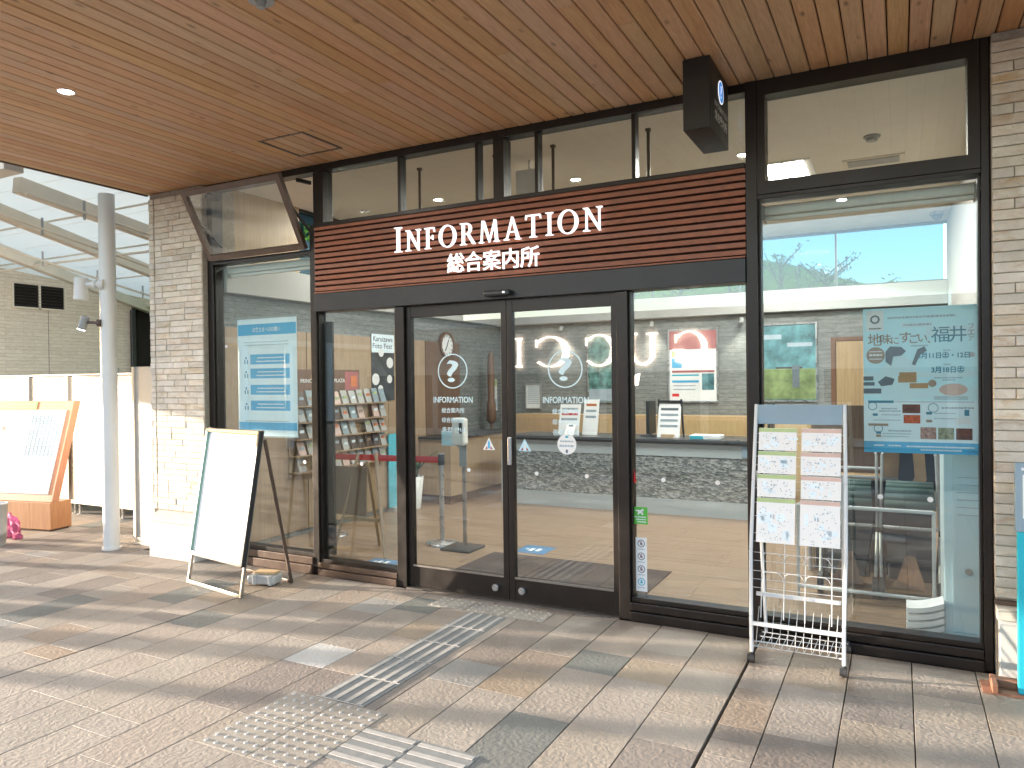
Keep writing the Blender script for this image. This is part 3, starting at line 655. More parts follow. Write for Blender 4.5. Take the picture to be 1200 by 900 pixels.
# roller blinds
for x0, x1, lb in ((-.745, .39, 'white roller blind cassette across the top of the right window'), (-5.47, -4.345, 'white roller blind cassette across the top of the left window')):
    o = thing('roller_blind', lb, 'blind', ((x0+x1)/2, 4.87, 2.6)); build('cassette', B().box(x0, x1, 4.82, 4.92, 2.600, 2.660), 'white_paint', o, .01); build('bottom_bar', B().box(x0+.01, x1-.01, 4.85, 4.89, 2.572, 2.598), 'white_paint', o, .006)
    build('end_bracket', B().box(x0-.003, x0+.012, 4.812, 4.93, 2.57, 2.662).box(x1-.012, x1+.003, 4.812, 4.93, 2.57, 2.662), 'grey_plastic', o)

# ================================================================== THINGS BEFORE THE SHOP
def place(o, loc, rz=0): o.location = loc; o.rotation_euler = (0, 0, rz); return o
# white A-frame board
wb = thing('sandwich_board', 'blank white A-frame sandwich board standing before the left window', 'sign board', (0, 0, 0))
yz = lambda z: .21*z/1.24
for s in (-1, 1):
    build('front_leg', B().bar((s*.372, yz(.0), .0), (s*.366, yz(1.235), 1.235), .02, .024, up=(0, 1, 0)), 'steel_bronze', wb, .003)
    build('rear_leg', B().bar((s*.33, .475, 0), (s*.35, .235, 1.16), .018, .024, up=(0, 1, 0)), 'frame_brown', wb, .003)
build('foot_bar', B().bar((-.362, .0, .014), (.362, .0, .014), .024, .026), 'steel_bronze', wb, .003)
build('rear_foot_bar', B().bar((-.32, .475, .014), (.32, .475, .014), .02, .022), 'frame_brown', wb, .003)
bp = B(); bp.add([(-.352, yz(.25)-.012, .25), (.352, yz(.25)-.012, .25), (.352, yz(1.205)-.012, 1.205), (-.352, yz(1.205)-.012, 1.205), (-.352, yz(.25)+.012, .25), (.352, yz(.25)+.012, .25), (.352, yz(1.205)+.012, 1.205), (-.352, yz(1.205)+.012, 1.205)], [(0, 1, 2, 3), (7, 6, 5, 4), (0, 4, 5, 1), (2, 6, 7, 3), (1, 5, 6, 2), (0, 3, 7, 4)])
pnl = build('board', bp, 'board_white', wb)
P3 = lambda x, z, d=-.016: (x, yz(z)+d, z)
for q in (1.215, .24): build('board_frame', B().bar(P3(-.375, q), P3(.375, q), .03, .034), 'steel_bronze', wb, .006)
build('board_edge', B().bar(P3(.368, .225), P3(.368, 1.23), .030, .04, up=(0, 1, 0)), 'frame_grey', wb, .006)
build('board_edge', B().bar(P3(-.366, .225), P3(-.366, 1.23), .034, .036, up=(0, 1, 0)), 'edge_green_reflection', wb, .006)  # green reflection painted into the colour of the left edge
for q in (-.27, .27): build('hinge', B().tube((q-.03, .225, 1.19), (q+.03, .225, 1.19), .016, 10), 'black_plastic', wb)
place(wb, (-4.702, 3.9725, 0.001), rad(-10.2))
ws = thing('base_weight', 'pale strapped weight lying on the paving behind the sandwich board', 'weight', (0, 0, 0))
build('weight_block', B().obox((0, 0, .045), (.24, .13, .07)), 'leaf_white', ws, .015); build('strap', B().obox((-.05, 0, .0455), (.035, .136, .076)), 'grey_plastic', ws, .004)
build('strap', B().obox((.085, 0, .0455), (.03, .136, .076)), 'grey_plastic', ws, .004); build('wooden_cap', B().obox((.01, .02, .092), (.19, .08, .022)), 'pale_wood', ws, .006)
place(ws, (-4.47, 4.27, .001), rad(14))

# leaflet rack
lr = thing('leaflet_rack', 'white wire leaflet rack on castors before the right window', 'rack', (0, 0, 0))
FR = lambda z: .0+.24*max(0, (z-.25))/1.19
for s in (-1, 1):
    p = [(s*.236, .0, .06), (s*.238, FR(.26), .26), (s*.246, FR(.62)-.012, .62), (s*.243, FR(1.0), 1.0), (s*.236, FR(1.435), 1.435)]
    mb = B()
    for a, b in zip(p, p[1:]): mb.bar(a, b, .019, .022, up=(0, 1, 0))
    build('upright', mb, 'rack_white', lr, .004)
    build('rear_leg', B().bar((s*.215, .375, .06), (s*.225, FR(1.05)+.03, 1.05), .018, .02, up=(0, 1, 0)), 'rack_white', lr, .003)
    build('side_brace', B().bar((s*.232, .01, .222), (s*.216, .352, .10), .014, .018), 'rack_white', lr)
    for y in (0, .375):
        w_ = build('castor', B().tube((s*.236-.012, y, .026), (s*.236+.014, y, .026), .026, 16).tube((s*.236-.022, y-.004, .028), (s*.236-.013, y-.004, .028), .022, 14), 'black_rubber', lr)
        build('fork', B().tube((s*.236, y, .045), (s*.236, y, .07), .010, 8), 'black_plastic', w_)
build('header_panel', B().obox((0, FR(1.375), 1.378), (.452, .012, .112)), 'blue_grey', lr, .002)
for a, b in (((-.23, .0, .222), (.23, .0, .222)), ((-.22, FR(.37)+.05, .37), (.22, FR(.37)+.05, .37)), ((-.21, .37, .10), (.21, .37, .10))): build('crossbar', B().bar(a, b, .017, .019), 'rack_white', lr)
wr_ = B(); r = random.Random(2)
for z in (1.265, 1.215, 1.135, 1.085, 1.0, .955, .875, .80, .705, .66, .60, .555, .50, .455, .41): wr_.tube((-.235, FR(z)+.02, z), (.235, FR(z)+.02, z), .0017, 5)
for x in (-.19, -.07, .04, .175):
    wr_.path([(x, FR(.25)+.03, .25), (x, FR(.6)+.03, .6), (x, FR(1.3)+.03, 1.3)], .0032, 6)
for z0 in (.50, .60):
    for xa, xb in ((-.19, -.07), (-.07, .04), (.04, .175)):
        wr_.path([(xa, FR(z0)+.02, z0-.045), (xa+.012, FR(z0)-.03, z0), (xa+.03, FR(z0)-.035, z0+.012), (xb-.03, FR(z0)-.035, z0+.012), (xb-.012, FR(z0)-.03, z0), (xb, FR(z0)+.02, z0-.045)], .0025, 5)
build('wire_grid', wr_, 'rack_white', lr, kind='stuff')
bk = B()
for k in range(11):
    x = -.205+.041*k; bk.path([(x, FR(.3)+.06, .30), (x-.006, .05, .21), (x-.01, .02, .115), (x-.01, .07, .07), (x, .30, .08)], .0017, 5)
for y, z in ((.02, .115), (.07, .07), (.15, .073), (.23, .077), (.30, .08)): bk.tube((-.225, y, z), (.225, y, z), .0025, 5)
bk.path([(-.235, .0, .2), (-.235, .03, .085), (-.21, .07, .07)], .004, 6).path([(.235, .0, .2), (.235, .03, .085), (.21, .07, .07)], .004, 6)
build('wire_basket', bk, 'rack_white', lr, kind='stuff')
RACK = (-.505, 4.268)
place(lr, (*RACK, .001))
rows = [(1.175, 1.300), (1.045, 1.168), (.915, 1.038), (.665, .908)]
names = ['topmost', 'second', 'third', 'lowest']
for c, (x0, hd_) in enumerate(((-.222, 'green_pale'), (.016, 'pink_pale'))):
    for k, (z0, z1) in enumerate(rows):
        dx = r.uniform(-.006, .006); yb = FR(z0)-.012-.002*k
        t = thing('leaflet_stack', f'map leaflets with {"green" if c == 0 else "pink"} top strip, {names[k]} in the {"left" if c == 0 else "right"} column of the wire rack', 'leaflets', (RACK[0]+x0+.1+dx, RACK[1]+yb, z0), 'map leaflets in the white wire rack')
        dy = FR(z1)-FR(z0); n = len([0])
        def sh(a, b, u, v, off, th=.0012):   # patch on the leaning leaflet: a..b across, u..v up (0..1)
            f = lambda q: (yb+dy*q, z0+(z1-z0)*q)
            (ya, za), (yc, zc) = f(u), f(v); X = lambda q: RACK[0]+x0+dx+.205*q; Y = RACK[1]
            return B().add([(X(a), Y+ya+off, za), (X(b), Y+ya+off, za), (X(b), Y+yc+off, zc), (X(a), Y+yc+off, zc), (X(a), Y+ya+off+th, za), (X(b), Y+ya+off+th, za), (X(b), Y+yc+off+th, zc), (X(a), Y+yc+off+th, zc)], [(0, 1, 2, 3), (7, 6, 5, 4), (0, 4, 5, 1), (2, 6, 7, 3), (1, 5, 6, 2), (0, 3, 7, 4)])
        build('leaflet', sh(0, 1, 0, 1, 0, .016), 'paper_white', t)
        lim = .83 if k < 3 else .91
        build('header_strip', sh(0, 1, lim, 1, -.0012), hd_, t)
        pb = B(); pw = B()
        for i in range(34 if k < 3 else 60):
            a, u = r.uniform(.05, .9), r.uniform(.04, lim-.08); q = sh(a, a+r.uniform(.015, .04), u, u+r.uniform(.02, .045)*(1 if k < 3 else .5), -.0011); pb.add(q.v, q.f)
        q = sh(.36, .40, lim*.62, lim*.70, -.0011); pb.add(q.v, q.f); q = sh(.43, .47, lim*.60, lim*.70, -.0011); pb.add(q.v, q.f)
        build('map_marks', pb, 'ink_soft', t, kind='stuff')
        for i in range(7):
            a, u = r.uniform(.03, .8), r.uniform(.05, lim-.3); q = sh(a, a+r.uniform(.02, .25), u, u+r.uniform(.02, .30), -.0006); pw.add(q.v, q.f)
        build('map_patches', pw, 'paper_blue', t, kind='stuff')

# teal notice stand at the right edge
ts = thing('notice_stand', 'teal and slate notice stand on a brown base beside the right brick wall', 'sign', (.75, 4.4, 0))
build('stand_panel', B().box(.513, 1.05, 4.385, 4.425, .012, .815), 'teal', ts, .003); build('stand_head', B().box(.505, 1.06, 4.380, 4.43, .817, 1.157), 'blue_grey', ts, .003)
build('notice_sheet', B().box(.535, 1.03, 4.3765, 4.3795, .885, 1.10), 'paper_white', ts)
for z0, z1 in ((.455, .53), (.365, .44), (.12, .33)): build('notice_sheet', B().box(.545, 1.02, 4.3815, 4.3845, z0, z1), 'paper_blue', ts)
build('foot_plate', B().box(.36, .95, 4.36, 4.52, 0.002, .011), 'brown_metal', ts); build('foot_bracket', B().box(.40, .425, 4.345, 4.50, .0115, .055).box(.425, .52, 4.44, 4.50, .0115, .05), 'brown_metal', ts, .003)
build('lettering', dashes(.53, .75, 1.128, .016, 4.3775, seed=3), 'paper_white', ts)

# ================================================================== LEFT SIDE
pl = thing('gallery_post', 'round white steel post left of the brick pier', 'post', (-6.794, 4.548, 0))
build('post_shaft', B().tube((-6.794, 4.548, 0), (-6.794, 4.548, 3.44), .074, 28), 'pole_white', pl); build('base_collar', B().tube((-6.794, 4.548, 0), (-6.794, 4.548, .02), .088, 28), 'pole_white', pl)
f1 = thing('spot_lamp', 'white cylindrical spot lamp on a bracket high on the white post', 'spot lamp', (-6.80, 4.45, 2.5))
build('lamp_body', B().tube((-6.985, 4.40, 2.42), (-6.975, 4.40, 2.63), .062, 20).tube((-6.9855, 4.40, 2.418), (-6.984, 4.40, 2.445), .066, 20), 'pole_white', f1)
build('bracket', B().tube((-6.975, 4.40, 2.565), (-6.78, 4.47, 2.56), .022, 10).tube((-6.80, 4.463, 2.56), (-6.76, 4.49, 2.56), .05, 16).tube((-6.86, 4.44, 2.56), (-6.83, 4.45, 2.56), .032, 14), 'pole_white', f1)
f2 = thing('spot_lamp', 'small grey spot lamp lit white, lower on the white post', 'spot lamp', (-6.80, 4.47, 2.2))
b_ = build('lamp_body', B().tube((-6.985, 4.40, 2.135), (-6.945, 4.42, 2.255), .04, 16), 'grey_plastic', f2)
build('lens', B().tube((-6.987, 4.399, 2.128), (-6.985, 4.40, 2.1345), .034, 16), 'spot_lens', f2); build('bracket', B().tube((-6.955, 4.415, 2.20), (-6.79, 4.47, 2.19), .014, 8).tube((-6.82, 4.46, 2.19), (-6.79, 4.475, 2.19), .036, 14), 'frame_brown', f2)
L = bpy.data.lights.new('post_spot_light', 'SPOT'); L.energy = 60; L.spot_size = rad(110); L.spot_blend = .9; L.shadow_soft_size = .03; L.color = (1, .95, .87); lo = bpy.data.objects.new('post_spot_light', L); COL.objects.link(lo); lo.location = (-7.02, 4.39, 2.10); lo.rotation_euler = Vector((-.9, .35, -.35)).to_track_quat('-Z', 'Y').to_euler()
# hoarding
hg = thing('site_hoarding', 'low cream panel hoarding fence with slim posts on the left', 'fence', (-9.2, 5.6, 0))
for k in range(6):
    x0 = -11.66+.825*k; p = build('hoarding_panel', B().box(x0+.03, x0+.795, 5.60, 5.63, .13, 1.70), 'panel_white', hg, .003)
    [build('panel_rail', B().box(x0+.03, x0+.795, 5.585, 5.5995, q, q+.04), 'beam_cream', p) for q in (.98, .13)]
    build('hoarding_post', B().box(x0-.025, x0+.025, 5.58, 5.64, .02, 1.712), 'panel_white', hg, .003)
    build('post_foot', B().tube((x0+.1, 5.61, .0), (x0+.1, 5.61, .13), .012, 8).tube((x0+.1, 5.61, 0), (x0+.1, 5.61, .012), .03, 10).tube((x0+.2, 5.61, .0), (x0+.2, 5.61, .13), .012, 8).tube((x0+.2, 5.61, 0), (x0+.2, 5.61, .012), .03, 10), 'steel', hg)
build('top_cap', B().box(-11.7, -6.82, 5.575, 5.645, 1.713, 1.73), 'beam_cream', hg)
hp = thing('hoarding_leaf', 'tall pale panel leaf closing the gap between white post and brick pier', 'panel', (-6.55, 4.82, 0))
build('panel_sheet', B().box(-6.80, -6.30, 4.80, 4.835, .07, 1.77), 'leaf_white', hp, .003); build('stile', B().box(-6.80, -6.765, 4.785, 4.80, .03, 1.77), 'beam_cream', hp, .002); build('bottom_track', B().box(-6.80, -6.30, 4.785, 4.84, .0, .03).box(-6.80, -6.30, 4.79, 4.84, .035, .068), 'beam_cream', hp, .002)
build('return_panel', B().box(-6.83, -6.805, 4.84, 5.57, .05, 1.70), 'panel_white', hp)
# map kiosk (leaning board on a low box), built about its front right foot
kc = thing('map_stand', 'orange wooden map stand with leaning white map panel on the left', 'map stand', (0, 0, 0))
build('stand_base', B().box(-1.35, 0, 0, .27, .02, .315), 'orange_wood', kc, .004); build('base_foot', B().box(-1.33, -.02, .01, .25, 0, .02), 'frame_brown', kc)
ly = lambda z: .02+.31*(z-.315)/1.10
def lean(x0, x1, z0, z1, o0, o1): return B().add([(x0, ly(z0)+o0, z0), (x1, ly(z0)+o0, z0), (x1, ly(z1)+o0, z1), (x0, ly(z1)+o0, z1), (x0, ly(z0)+o1, z0), (x1, ly(z0)+o1, z0), (x1, ly(z1)+o1, z1), (x0, ly(z1)+o1, z1)], [(0, 1, 2, 3), (7, 6, 5, 4), (0, 4, 5, 1), (2, 6, 7, 3), (1, 5, 6, 2), (0, 3, 7, 4)])
build('board_frame', lean(-1.35, 0, .317, 1.417, 0, .09), 'orange_wood', kc, .004)
build('map_sheet', lean(-1.29, -.075, .40, 1.315, -.006, -.001), 'map_sheet', kc); build('green_tab', lean(-1.32, -.52, 1.325, 1.41, -.004, -.001), 'green_print', kc)
gm = B(); r = random.Random(5)
for i in range(7):
    for j in range(16):
        if r.random() < .8: q = lean(-.52+.055*i, -.52+.055*i+.028, 1.24-.028*j, 1.255-.028*j, -.0075, -.0062); gm.add(q.v, q.f)
for i in range(8): q = lean(-.535+.055*i, -.532+.055*i, .80, 1.26, -.0075, -.0062); gm.add(q.v, q.f)
build('map_lines', gm, 'ink_grey', kc, kind='stuff')
gm = B()
for i in range(16):
    x, z = r.uniform(-1.25, -.6), r.uniform(.5, 1.2); q = lean(x, x+r.uniform(.03, .16), z, z+r.uniform(.02, .07), -.0072, -.0062); gm.add(q.v, q.f)
build('map_patches', gm, 'pink_pale', kc, kind='stuff')
place(kc, (-8.19, 4.782, .001), rad(11.4))
bu = thing('bucket', 'grey ribbed bucket at the left edge of the paving', 'bucket', (-8.06, 4.14, 0))
build('bucket_body', B().lathe((-8.06, 4.14, 0), [(.105, 0), (.112, .06), (.116, .062), (.114, .10), (.120, .102), (.118, .14), (.128, .40), (.135, .405), (.135, .42), (.12, .42), (.10, .02)], 26), 'bucket_grey', bu); build('bucket_handle', B().path([(-8.06+.13*math.cos(a), 4.14-.02-.1*math.sin(a), .40-.06*math.sin(a)) for a in [math.pi*k/8 for k in range(9)]], .004), 'steel', bu)
pk = B(); r = random.Random(8); n, m = 9, 6; vs = []
for i in range(n):
    for j in range(m): vs.append((-8.35+.30*i/(n-1)+.01*math.sin(j*2), 4.38+.03*math.sin(i*1.7+j)+.02*j/m, .01+.27*j/(m-1)-.18*(j/(m-1))*abs(i/(n-1)-.35)))
pk.add(vs, [(i*m+j, (i+1)*m+j, (i+1)*m+j+1, i*m+j+1) for i in range(n-1) for j in range(m-1)], True)
ck = build('cloth', pk, 'pink'); so_ = ck.modifiers.new('thick', 'SOLIDIFY'); so_.thickness = .01; tag(ck, 'crumpled pink cloth behind the grey bucket', 'cloth')
# side building with brick wall, vent and dark doorway
sbd = thing('side_building', 'beige brick side building behind the hoarding with a high vent and dark doorway', 'building', (-12.2, 7, 0))
build('brick_wall', B().box(-12.4, -12.0, 5.7, 8.50, 0, 3.9).box(-12.4, -12.0, 9.9, 14, 0, 3.9).box(-12.4, -12.0, 8.50, 9.9, 2.99, 3.9), 'side_stone', sbd)
build('doorway', B().box(-12.9, -12.3, 8.3, 10.1, 0, 3.0), 'gap_dark', sbd); build('door_frame', B().box(-12.03, -11.97, 8.47, 8.53, 0, 2.99), 'frame_grey', sbd)
vt = build('vent', B().box(-12.0, -11.97, 6.47, 6.50, 2.79, 3.17).box(-12.0, -11.97, 7.27, 7.30, 2.79, 3.17).box(-12.0, -11.97, 6.87, 6.90, 2.79, 3.17).box(-12.0, -11.97, 6.50, 7.27, 2.79, 2.815), 'beam_cream', sbd)
for k in range(7): build('louvre_blade', B().bar((-11.985, 6.5, 2.84+.048*k), (-11.985, 7.27, 2.84+.048*k), .03, .006), 'frame_grey', vt)
build('vent_back', B().box(-12.0, -11.996, 6.5, 7.27, 2.815, 3.17), 'gap_dark', vt)
build('wall_joint', B().box(-12.001, -11.994, 7.02, 7.03, 0, 2.79), 'mortar', sbd); build('wall_unit', B().box(-12.0, -11.9, 7.95, 8.15, 1.72, 1.88), 'grey_plastic', sbd)
build('downpipe', B().tube((-11.95, 8.44, 0), (-11.95, 8.44, 2.9), .03, 10), 'frame_grey', sbd)
# gallery roof of pale sheets on cream beams
RP = lambda x, y, d=0: (x, y, 3.886-.1022*y-d)
gr = thing('gallery_roof', 'pale translucent gallery roof on cream beams beyond the white post', 'roof', (-9.5, 6, 3.3))
yb_ = [3.35+.49*k for k in range(23)]
for k in range(22):
    a, b = yb_[k], yb_[k+1]-.012; build('roof_sheet', B().add([RP(-6.42, a, -.14), RP(-19, a, -.14), RP(-19, b, -.14), RP(-6.42, b, -.14), RP(-6.42, a, -.15), RP(-19, a, -.15), RP(-19, b, -.15), RP(-6.42, b, -.15)], [(3, 2, 1, 0), (4, 5, 6, 7), (0, 1, 5, 4), (2, 3, 7, 6), (0, 4, 7, 3), (1, 2, 6, 5)]), 'roof_glow', gr)
for (a, b, c, d) in ((-7.30, 4.0, -8.1, 8.9), (-8.22, 4.0, -10.15, 9.0), (-9.45, 4.0, -12.2, 9.0), (-10.9, 4.0, -13.8, 9.0)): build('beam', B().bar(RP(a, b, .0), RP(c, d, .0), .10, .15), 'beam_cream', gr, .006)
build('eave_beam', B().bar(RP(-6.60, 3.6, .0), RP(-15, 3.6, .0), .16, .22), 'beam_cream', gr, .006)
for (a, b, c, d) in ((-8.082, 4.2, -9.42, 9.0), (-9.3, 4.25, -10.95, 9.0), (-7.15, 4.0, -7.6, 8.9)):
    t_ = build('hanging_rail', B().tube(RP(a, b, .10), RP(c, d, .10), .016, 8), 'beam_cream', gr)
    for q in (.12, .3, .5, .7): x, y = a+(c-a)*q, b+(d-b)*q; build('hanger', B().tube(RP(x, y, .17), RP(x, y, -.02), .014, 6), 'grey_plastic', t_)
build('tie_rod', B().tube(RP(-8.15, 5.99, .05), RP(-10.32, 5.93, .05), .016, 8).tube(RP(-10.32, 5.93, .05), RP(-11.4, 5.98, .05), .016, 8), 'beam_cream', gr)
build('corrugation', B().tube(RP(-6.45, 5.1, -.12), RP(-15, 5.1, -.12), .012, 6).tube(RP(-6.45, 6.2, -.12), RP(-15, 6.2, -.12), .012, 6).tube(RP(-6.45, 7.4, -.12), RP(-15, 7.4, -.12), .012, 6), 'beam_cream', gr)
# added unseen sun blocker: its posts and roof cast shade bands on the paving
wk = thing('sun_blocker', 'added sun blocker of posts, roof and wall, unseen beyond the left edge', 'light blocker', (-13.5, 0, 0))
build('blocker_roof', B().box(-14.5, -13.0, -12, 5.4, 2.47, 2.6), 'beam_cream', wk); build('blocker_wall', B().box(-14.45, -13.05, -12, 5.4, 2.601, 4.9), 'panel_white', wk)
for y, r_ in ((-.16, .085), (.50, .12), (.96, .12), (1.34, .17), (2.06, .08), (-1.1, .1), (-2.4, .1), (-3.8, .1), (-5.2, .1)): build('blocker_post', B().tube((-13.0-(.25 if r_ < .09 else 0), y, 0), (-13.0-(.25 if r_ < .09 else 0), y, 2.469), r_, 16), 'pole_white', wk)

# ================================================================== OPPOSITE SHOP (behind the camera; the glass shows it)
op = thing('opposite_shop', 'dark shop across the paving with large lit letters over its windows', 'building', (-7, -9, 0))
build('shop_wall', B().box(-32, 14, -10.5, -8.64, 0, 3.25), 'opposite_wall', op); build('shop_eave', B().box(-32, 14, -8.64, -8.2, 3.05, 3.25), 'opposite_wall', op)
for k in range(9): build('shop_window', B().box(-14.5+2.6*k, -12.1+2.6*k, -8.636, -8.62, .2, 1.75), 'photo_dark', op)
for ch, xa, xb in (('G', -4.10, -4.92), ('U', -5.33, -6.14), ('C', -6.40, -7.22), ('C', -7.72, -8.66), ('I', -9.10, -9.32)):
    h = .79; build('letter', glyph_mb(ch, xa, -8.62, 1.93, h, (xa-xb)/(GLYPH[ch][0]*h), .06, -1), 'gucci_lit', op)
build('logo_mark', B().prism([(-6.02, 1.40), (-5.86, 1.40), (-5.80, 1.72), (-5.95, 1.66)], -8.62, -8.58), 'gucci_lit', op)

# ================================================================== TREES AND BANK BEHIND
bk = B(); n = 60
def bank_z(x, y):
    q = max(0, min(1, (y-13.2)/10.8)); return (4.0-.328*max(-22, min(6, x)))*q*q*(3-2*q) + (.10*math.sin(x*1.3+y)+.06*math.sin(x*3.1+y*2))*min(1, q*3)*(1-.7*q) - .045*(q == 0)
vs = []
for i in range(n+1):
    x = -30+44*i/n
    for j in range(13): y = 12.9+1.0*j; vs.append((x, y, bank_z(x, y)))
bk.add(vs, [(i*13+j, (i+1)*13+j, (i+1)*13+j+1, i*13+j+1) for i in range(n) for j in range(12)], True)
struct('wooded_bank', bk, 'grass_bank')
def tree(x, y, h, k, label):
    r = random.Random(k*7+1); z0 = max(0, bank_z(x, y)) if y > 12.9 else 0; t = thing('woodland_tree', label, 'tree', (x, y, z0), 'trees behind the information centre')
    lean_ = (r.uniform(-.3, .3), r.uniform(-.3, .3)); tp = lambda q: (x+lean_[0]*q, y+lean_[1]*q, z0+h*q)
    tb = B()
    for q0, q1 in ((0, .35), (.35, .7), (.7, .97)): tb.tube(tp(q0), tp(q1), .075*(1-.7*q0), 8, .075*(1-.7*q1))
    lv = B(); tips = []
    for i in range(11):
        q = r.uniform(.32, .92); a = r.uniform(0, 6.28); L = r.uniform(.5, 1.3)*(1.15-q*.6); p = Vector(tp(q)); e = p+Vector((math.cos(a)*L, math.sin(a)*L, L*r.uniform(.3, .8))); tb.tube(p, e, .03, 5, .008, False); tips.append((p, e))
    build('trunk', tb, 'bark', t)
    for i in range(420 if y > 12 else 900):
        p, e = r.choice(tips); c = p.lerp(e, r.uniform(.15, 1.02))+Vector((r.gauss(0, .07), r.gauss(0, .07), r.gauss(0, .06))); s = r.uniform(.025, .06)
        u = Vector((r.gauss(0, 1), r.gauss(0, 1), r.gauss(0, 1))).normalized(); v = u.orthogonal().normalized()
        lv.add([c-u*s, c+v*s*.5, c+u*s, c-v*s*.5], [(0, 1, 2, 3)])
    build('crown', lv, r.choice(['leaf_green', 'leaf_green', 'leaf_olive']), t)
kinds = ['slender leafy tree in the wood behind the room, seen through the high back windows', 'taller slender tree on the wooded bank behind the room, seen through the high back windows']
r = random.Random(11)
for k in range(24):
    y = 14.5+r.uniform(0, 8.0); x = (-.80+.80*k/23)*y+r.uniform(-.25, .25); top = 1.6+y*(.105-.328*x/y)-bank_z(x, y)
    tree(x, y, max(.8, min(4.5, top))*r.uniform(.9, 1.02), k, kinds[0] if y < 18 else kinds[1])
for k in range(5): tree(-7.4-r.uniform(0, 1.6), 6.6+k*.75+r.uniform(-.2, .2) if k > 2 else 9+k, r.uniform(4, 5.2), 60+k, 'slender leafy tree growing beside the left wall, seen through the short high window')

# ================================================================== POSTERS AND STICKERS ON THE GLASS
def rect(x0, x1, z0, z1, y, th=.0006): return B().box(x0, x1, y, y+th, z0, z1)
# festival poster, right window (fixed inside the pane)
fp = thing('festival_poster', 'large pale blue festival poster taped inside the right window', 'poster', (.105, 4.75, 1.56))
X = lambda u: -.182+.574*u
Z = lambda v: 1.154+.826*v
PY = 4.7490
build('poster_sheet', rect(X(0), X(1), Z(.0), Z(1), 4.7500, .001), 'poster_blue', fp)
build('pale_field', rect(X(0), X(1), Z(.078), Z(.36), PY+.0003), 'paper_blue', fp); build('blue_band', rect(X(0), X(1), Z(0), Z(.077), PY+.0003), 'blue_print', fp)
for i, (a, b, v0, v1) in enumerate(((0, .55, .40, .47), (.35, 1, .37, .45), (.55, 1, .80, .86), (0, .3, .50, .56), (.4, .98, .52, .56))): build('cloud_patch', rect(X(a), X(b), Z(v0), Z(v1), PY+.0004+.00002*i, .0002), 'frost_white', fp)
lg = build('logo_square', rect(X(.03), X(.185), Z(.845), Z(.985), PY), 'paper_white', fp)
build('logo_mark', B().ring((X(.108), PY-.0006, Z(.925)), .016, .026, 'y', .0005, 9), 'ink_grey', lg); build('print', dashes(X(.055), X(.165), Z(.862), .010, PY-.0006, seed=1), 'ink_grey', lg, kind='stuff')
build('print', dashes(X(.22), X(.80), Z(.932), .013, PY, seed=2), 'ink_soft', fp, kind='stuff'); build('pale_label', rect(X(.34), X(.62), Z(.862), Z(.895), PY), 'frost_white', fp); build('print', dashes(X(.36), X(.60), Z(.879), .012, PY-.0007, seed=4), 'ink_soft', fp, kind='stuff')
for ch, u, v, h in (('地', .105, .785, .070), ('味', .205, .787, .058), ('に', .285, .775, .040), ('す', .375, .795, .060), ('ご', .455, .785, .052), ('い', .525, .785, .040), ('、', .578, .76, .016)): text(ch, (X(u), PY-.0003, Z(v)), h, 'ink_brown', fp, bold=.012)
for ch, u in (('福', .675), ('井', .82)): text(ch, (X(u), PY-.0003, Z(.808)), .088, 'ink_blue', fp, bold=.004)
for ch, v in (('フ', .855), ('ェ', .815), ('ア', .775)): text(ch, (X(.93), PY-.0003, Z(v)), .026, 'ink_brown', fp)
c_ = build('round_badge', B().disc((X(.112), PY, Z(.675)), .048, 'y', .0006, 32), 'ink_brown', fp)
for v, h in ((.702, .007), (.678, .013), (.650, .007)): build('print', dashes(X(.055), X(.17), Z(v), h, PY-.0008, seed=int(v*999)), 'paper_white', c_, kind='stuff')
text('3月11日㊏・12日', (X(.70), PY-.0003, Z(.667)), .036, 'ink_blue', fp, w=.250, bold=.03); text('㊐', (X(.935), PY-.0003, Z(.667)), .028, 'red_soft', fp, bold=.01)
text('3月18日㊏', (X(.735), PY-.0003, Z(.570)), .038, 'ink_blue', fp, w=.158, bold=.03)
for u0, u1, v in ((.70, .76, .70), (.70, .76, .605), (.62, .86, .515), (.69, .80, .50), (.42, .57, .735)): build('print', dashes(X(u0), X(u1), Z(v), .008, PY, seed=int(u0*100+v*1000)), 'ink_soft', fp, kind='stuff')
# picture of a cook in white: plain shapes
ch_ = build('picture_robe', B().prism([(X(a), Z(b)) for a, b in ((.10, .49), (.13, .56), (.20, .60), (.24, .66), (.34, .68), (.46, .62), (.48, .52), (.40, .36), (.17, .36))], PY-.0002, PY), 'frost_white', fp)
build('picture_hat', B().prism([(X(a), Z(b)) for a, b in ((.20, .70), (.24, .735), (.34, .73), (.38, .70), (.34, .67), (.27, .665), (.25, .60), (.20, .63))], PY-.0005, PY-.0002), 'ink_grey', ch_)
build('picture_arm', B().prism([(X(a), Z(b)) for a, b in ((.43, .61), (.46, .60), (.50, .67), (.56, .70), (.54, .73), (.48, .71))], PY-.0005, PY), 'ink_grey', ch_)
build('picture_arm', B().prism([(X(a), Z(b)) for a, b in ((.13, .49), (.20, .53), (.28, .51), (.26, .47), (.16, .46))], PY-.0005, PY-.0002), 'ink_grey', ch_)
for a, b, c, d in ((.31, .47, .485, .53), (.41, .57, .445, .48), (.32, .47, .53, .555)): build('picture_board', rect(X(a), X(b), Z(c), Z(d), PY-.0006), 'tan', ch_)
for a, b, c, d in ((.0, .09, .50, .53), (.0, .10, .465, .49), (.0, .16, .41, .445)): build('picture_slab', rect(X(a), X(b), Z(c), Z(d), PY-.0003), 'ink_grey', ch_)
build('stamp', B().disc((X(.605), PY-.0002, Z(.478)), .02, 'y', .0006, 24), 'ink_brown', fp)
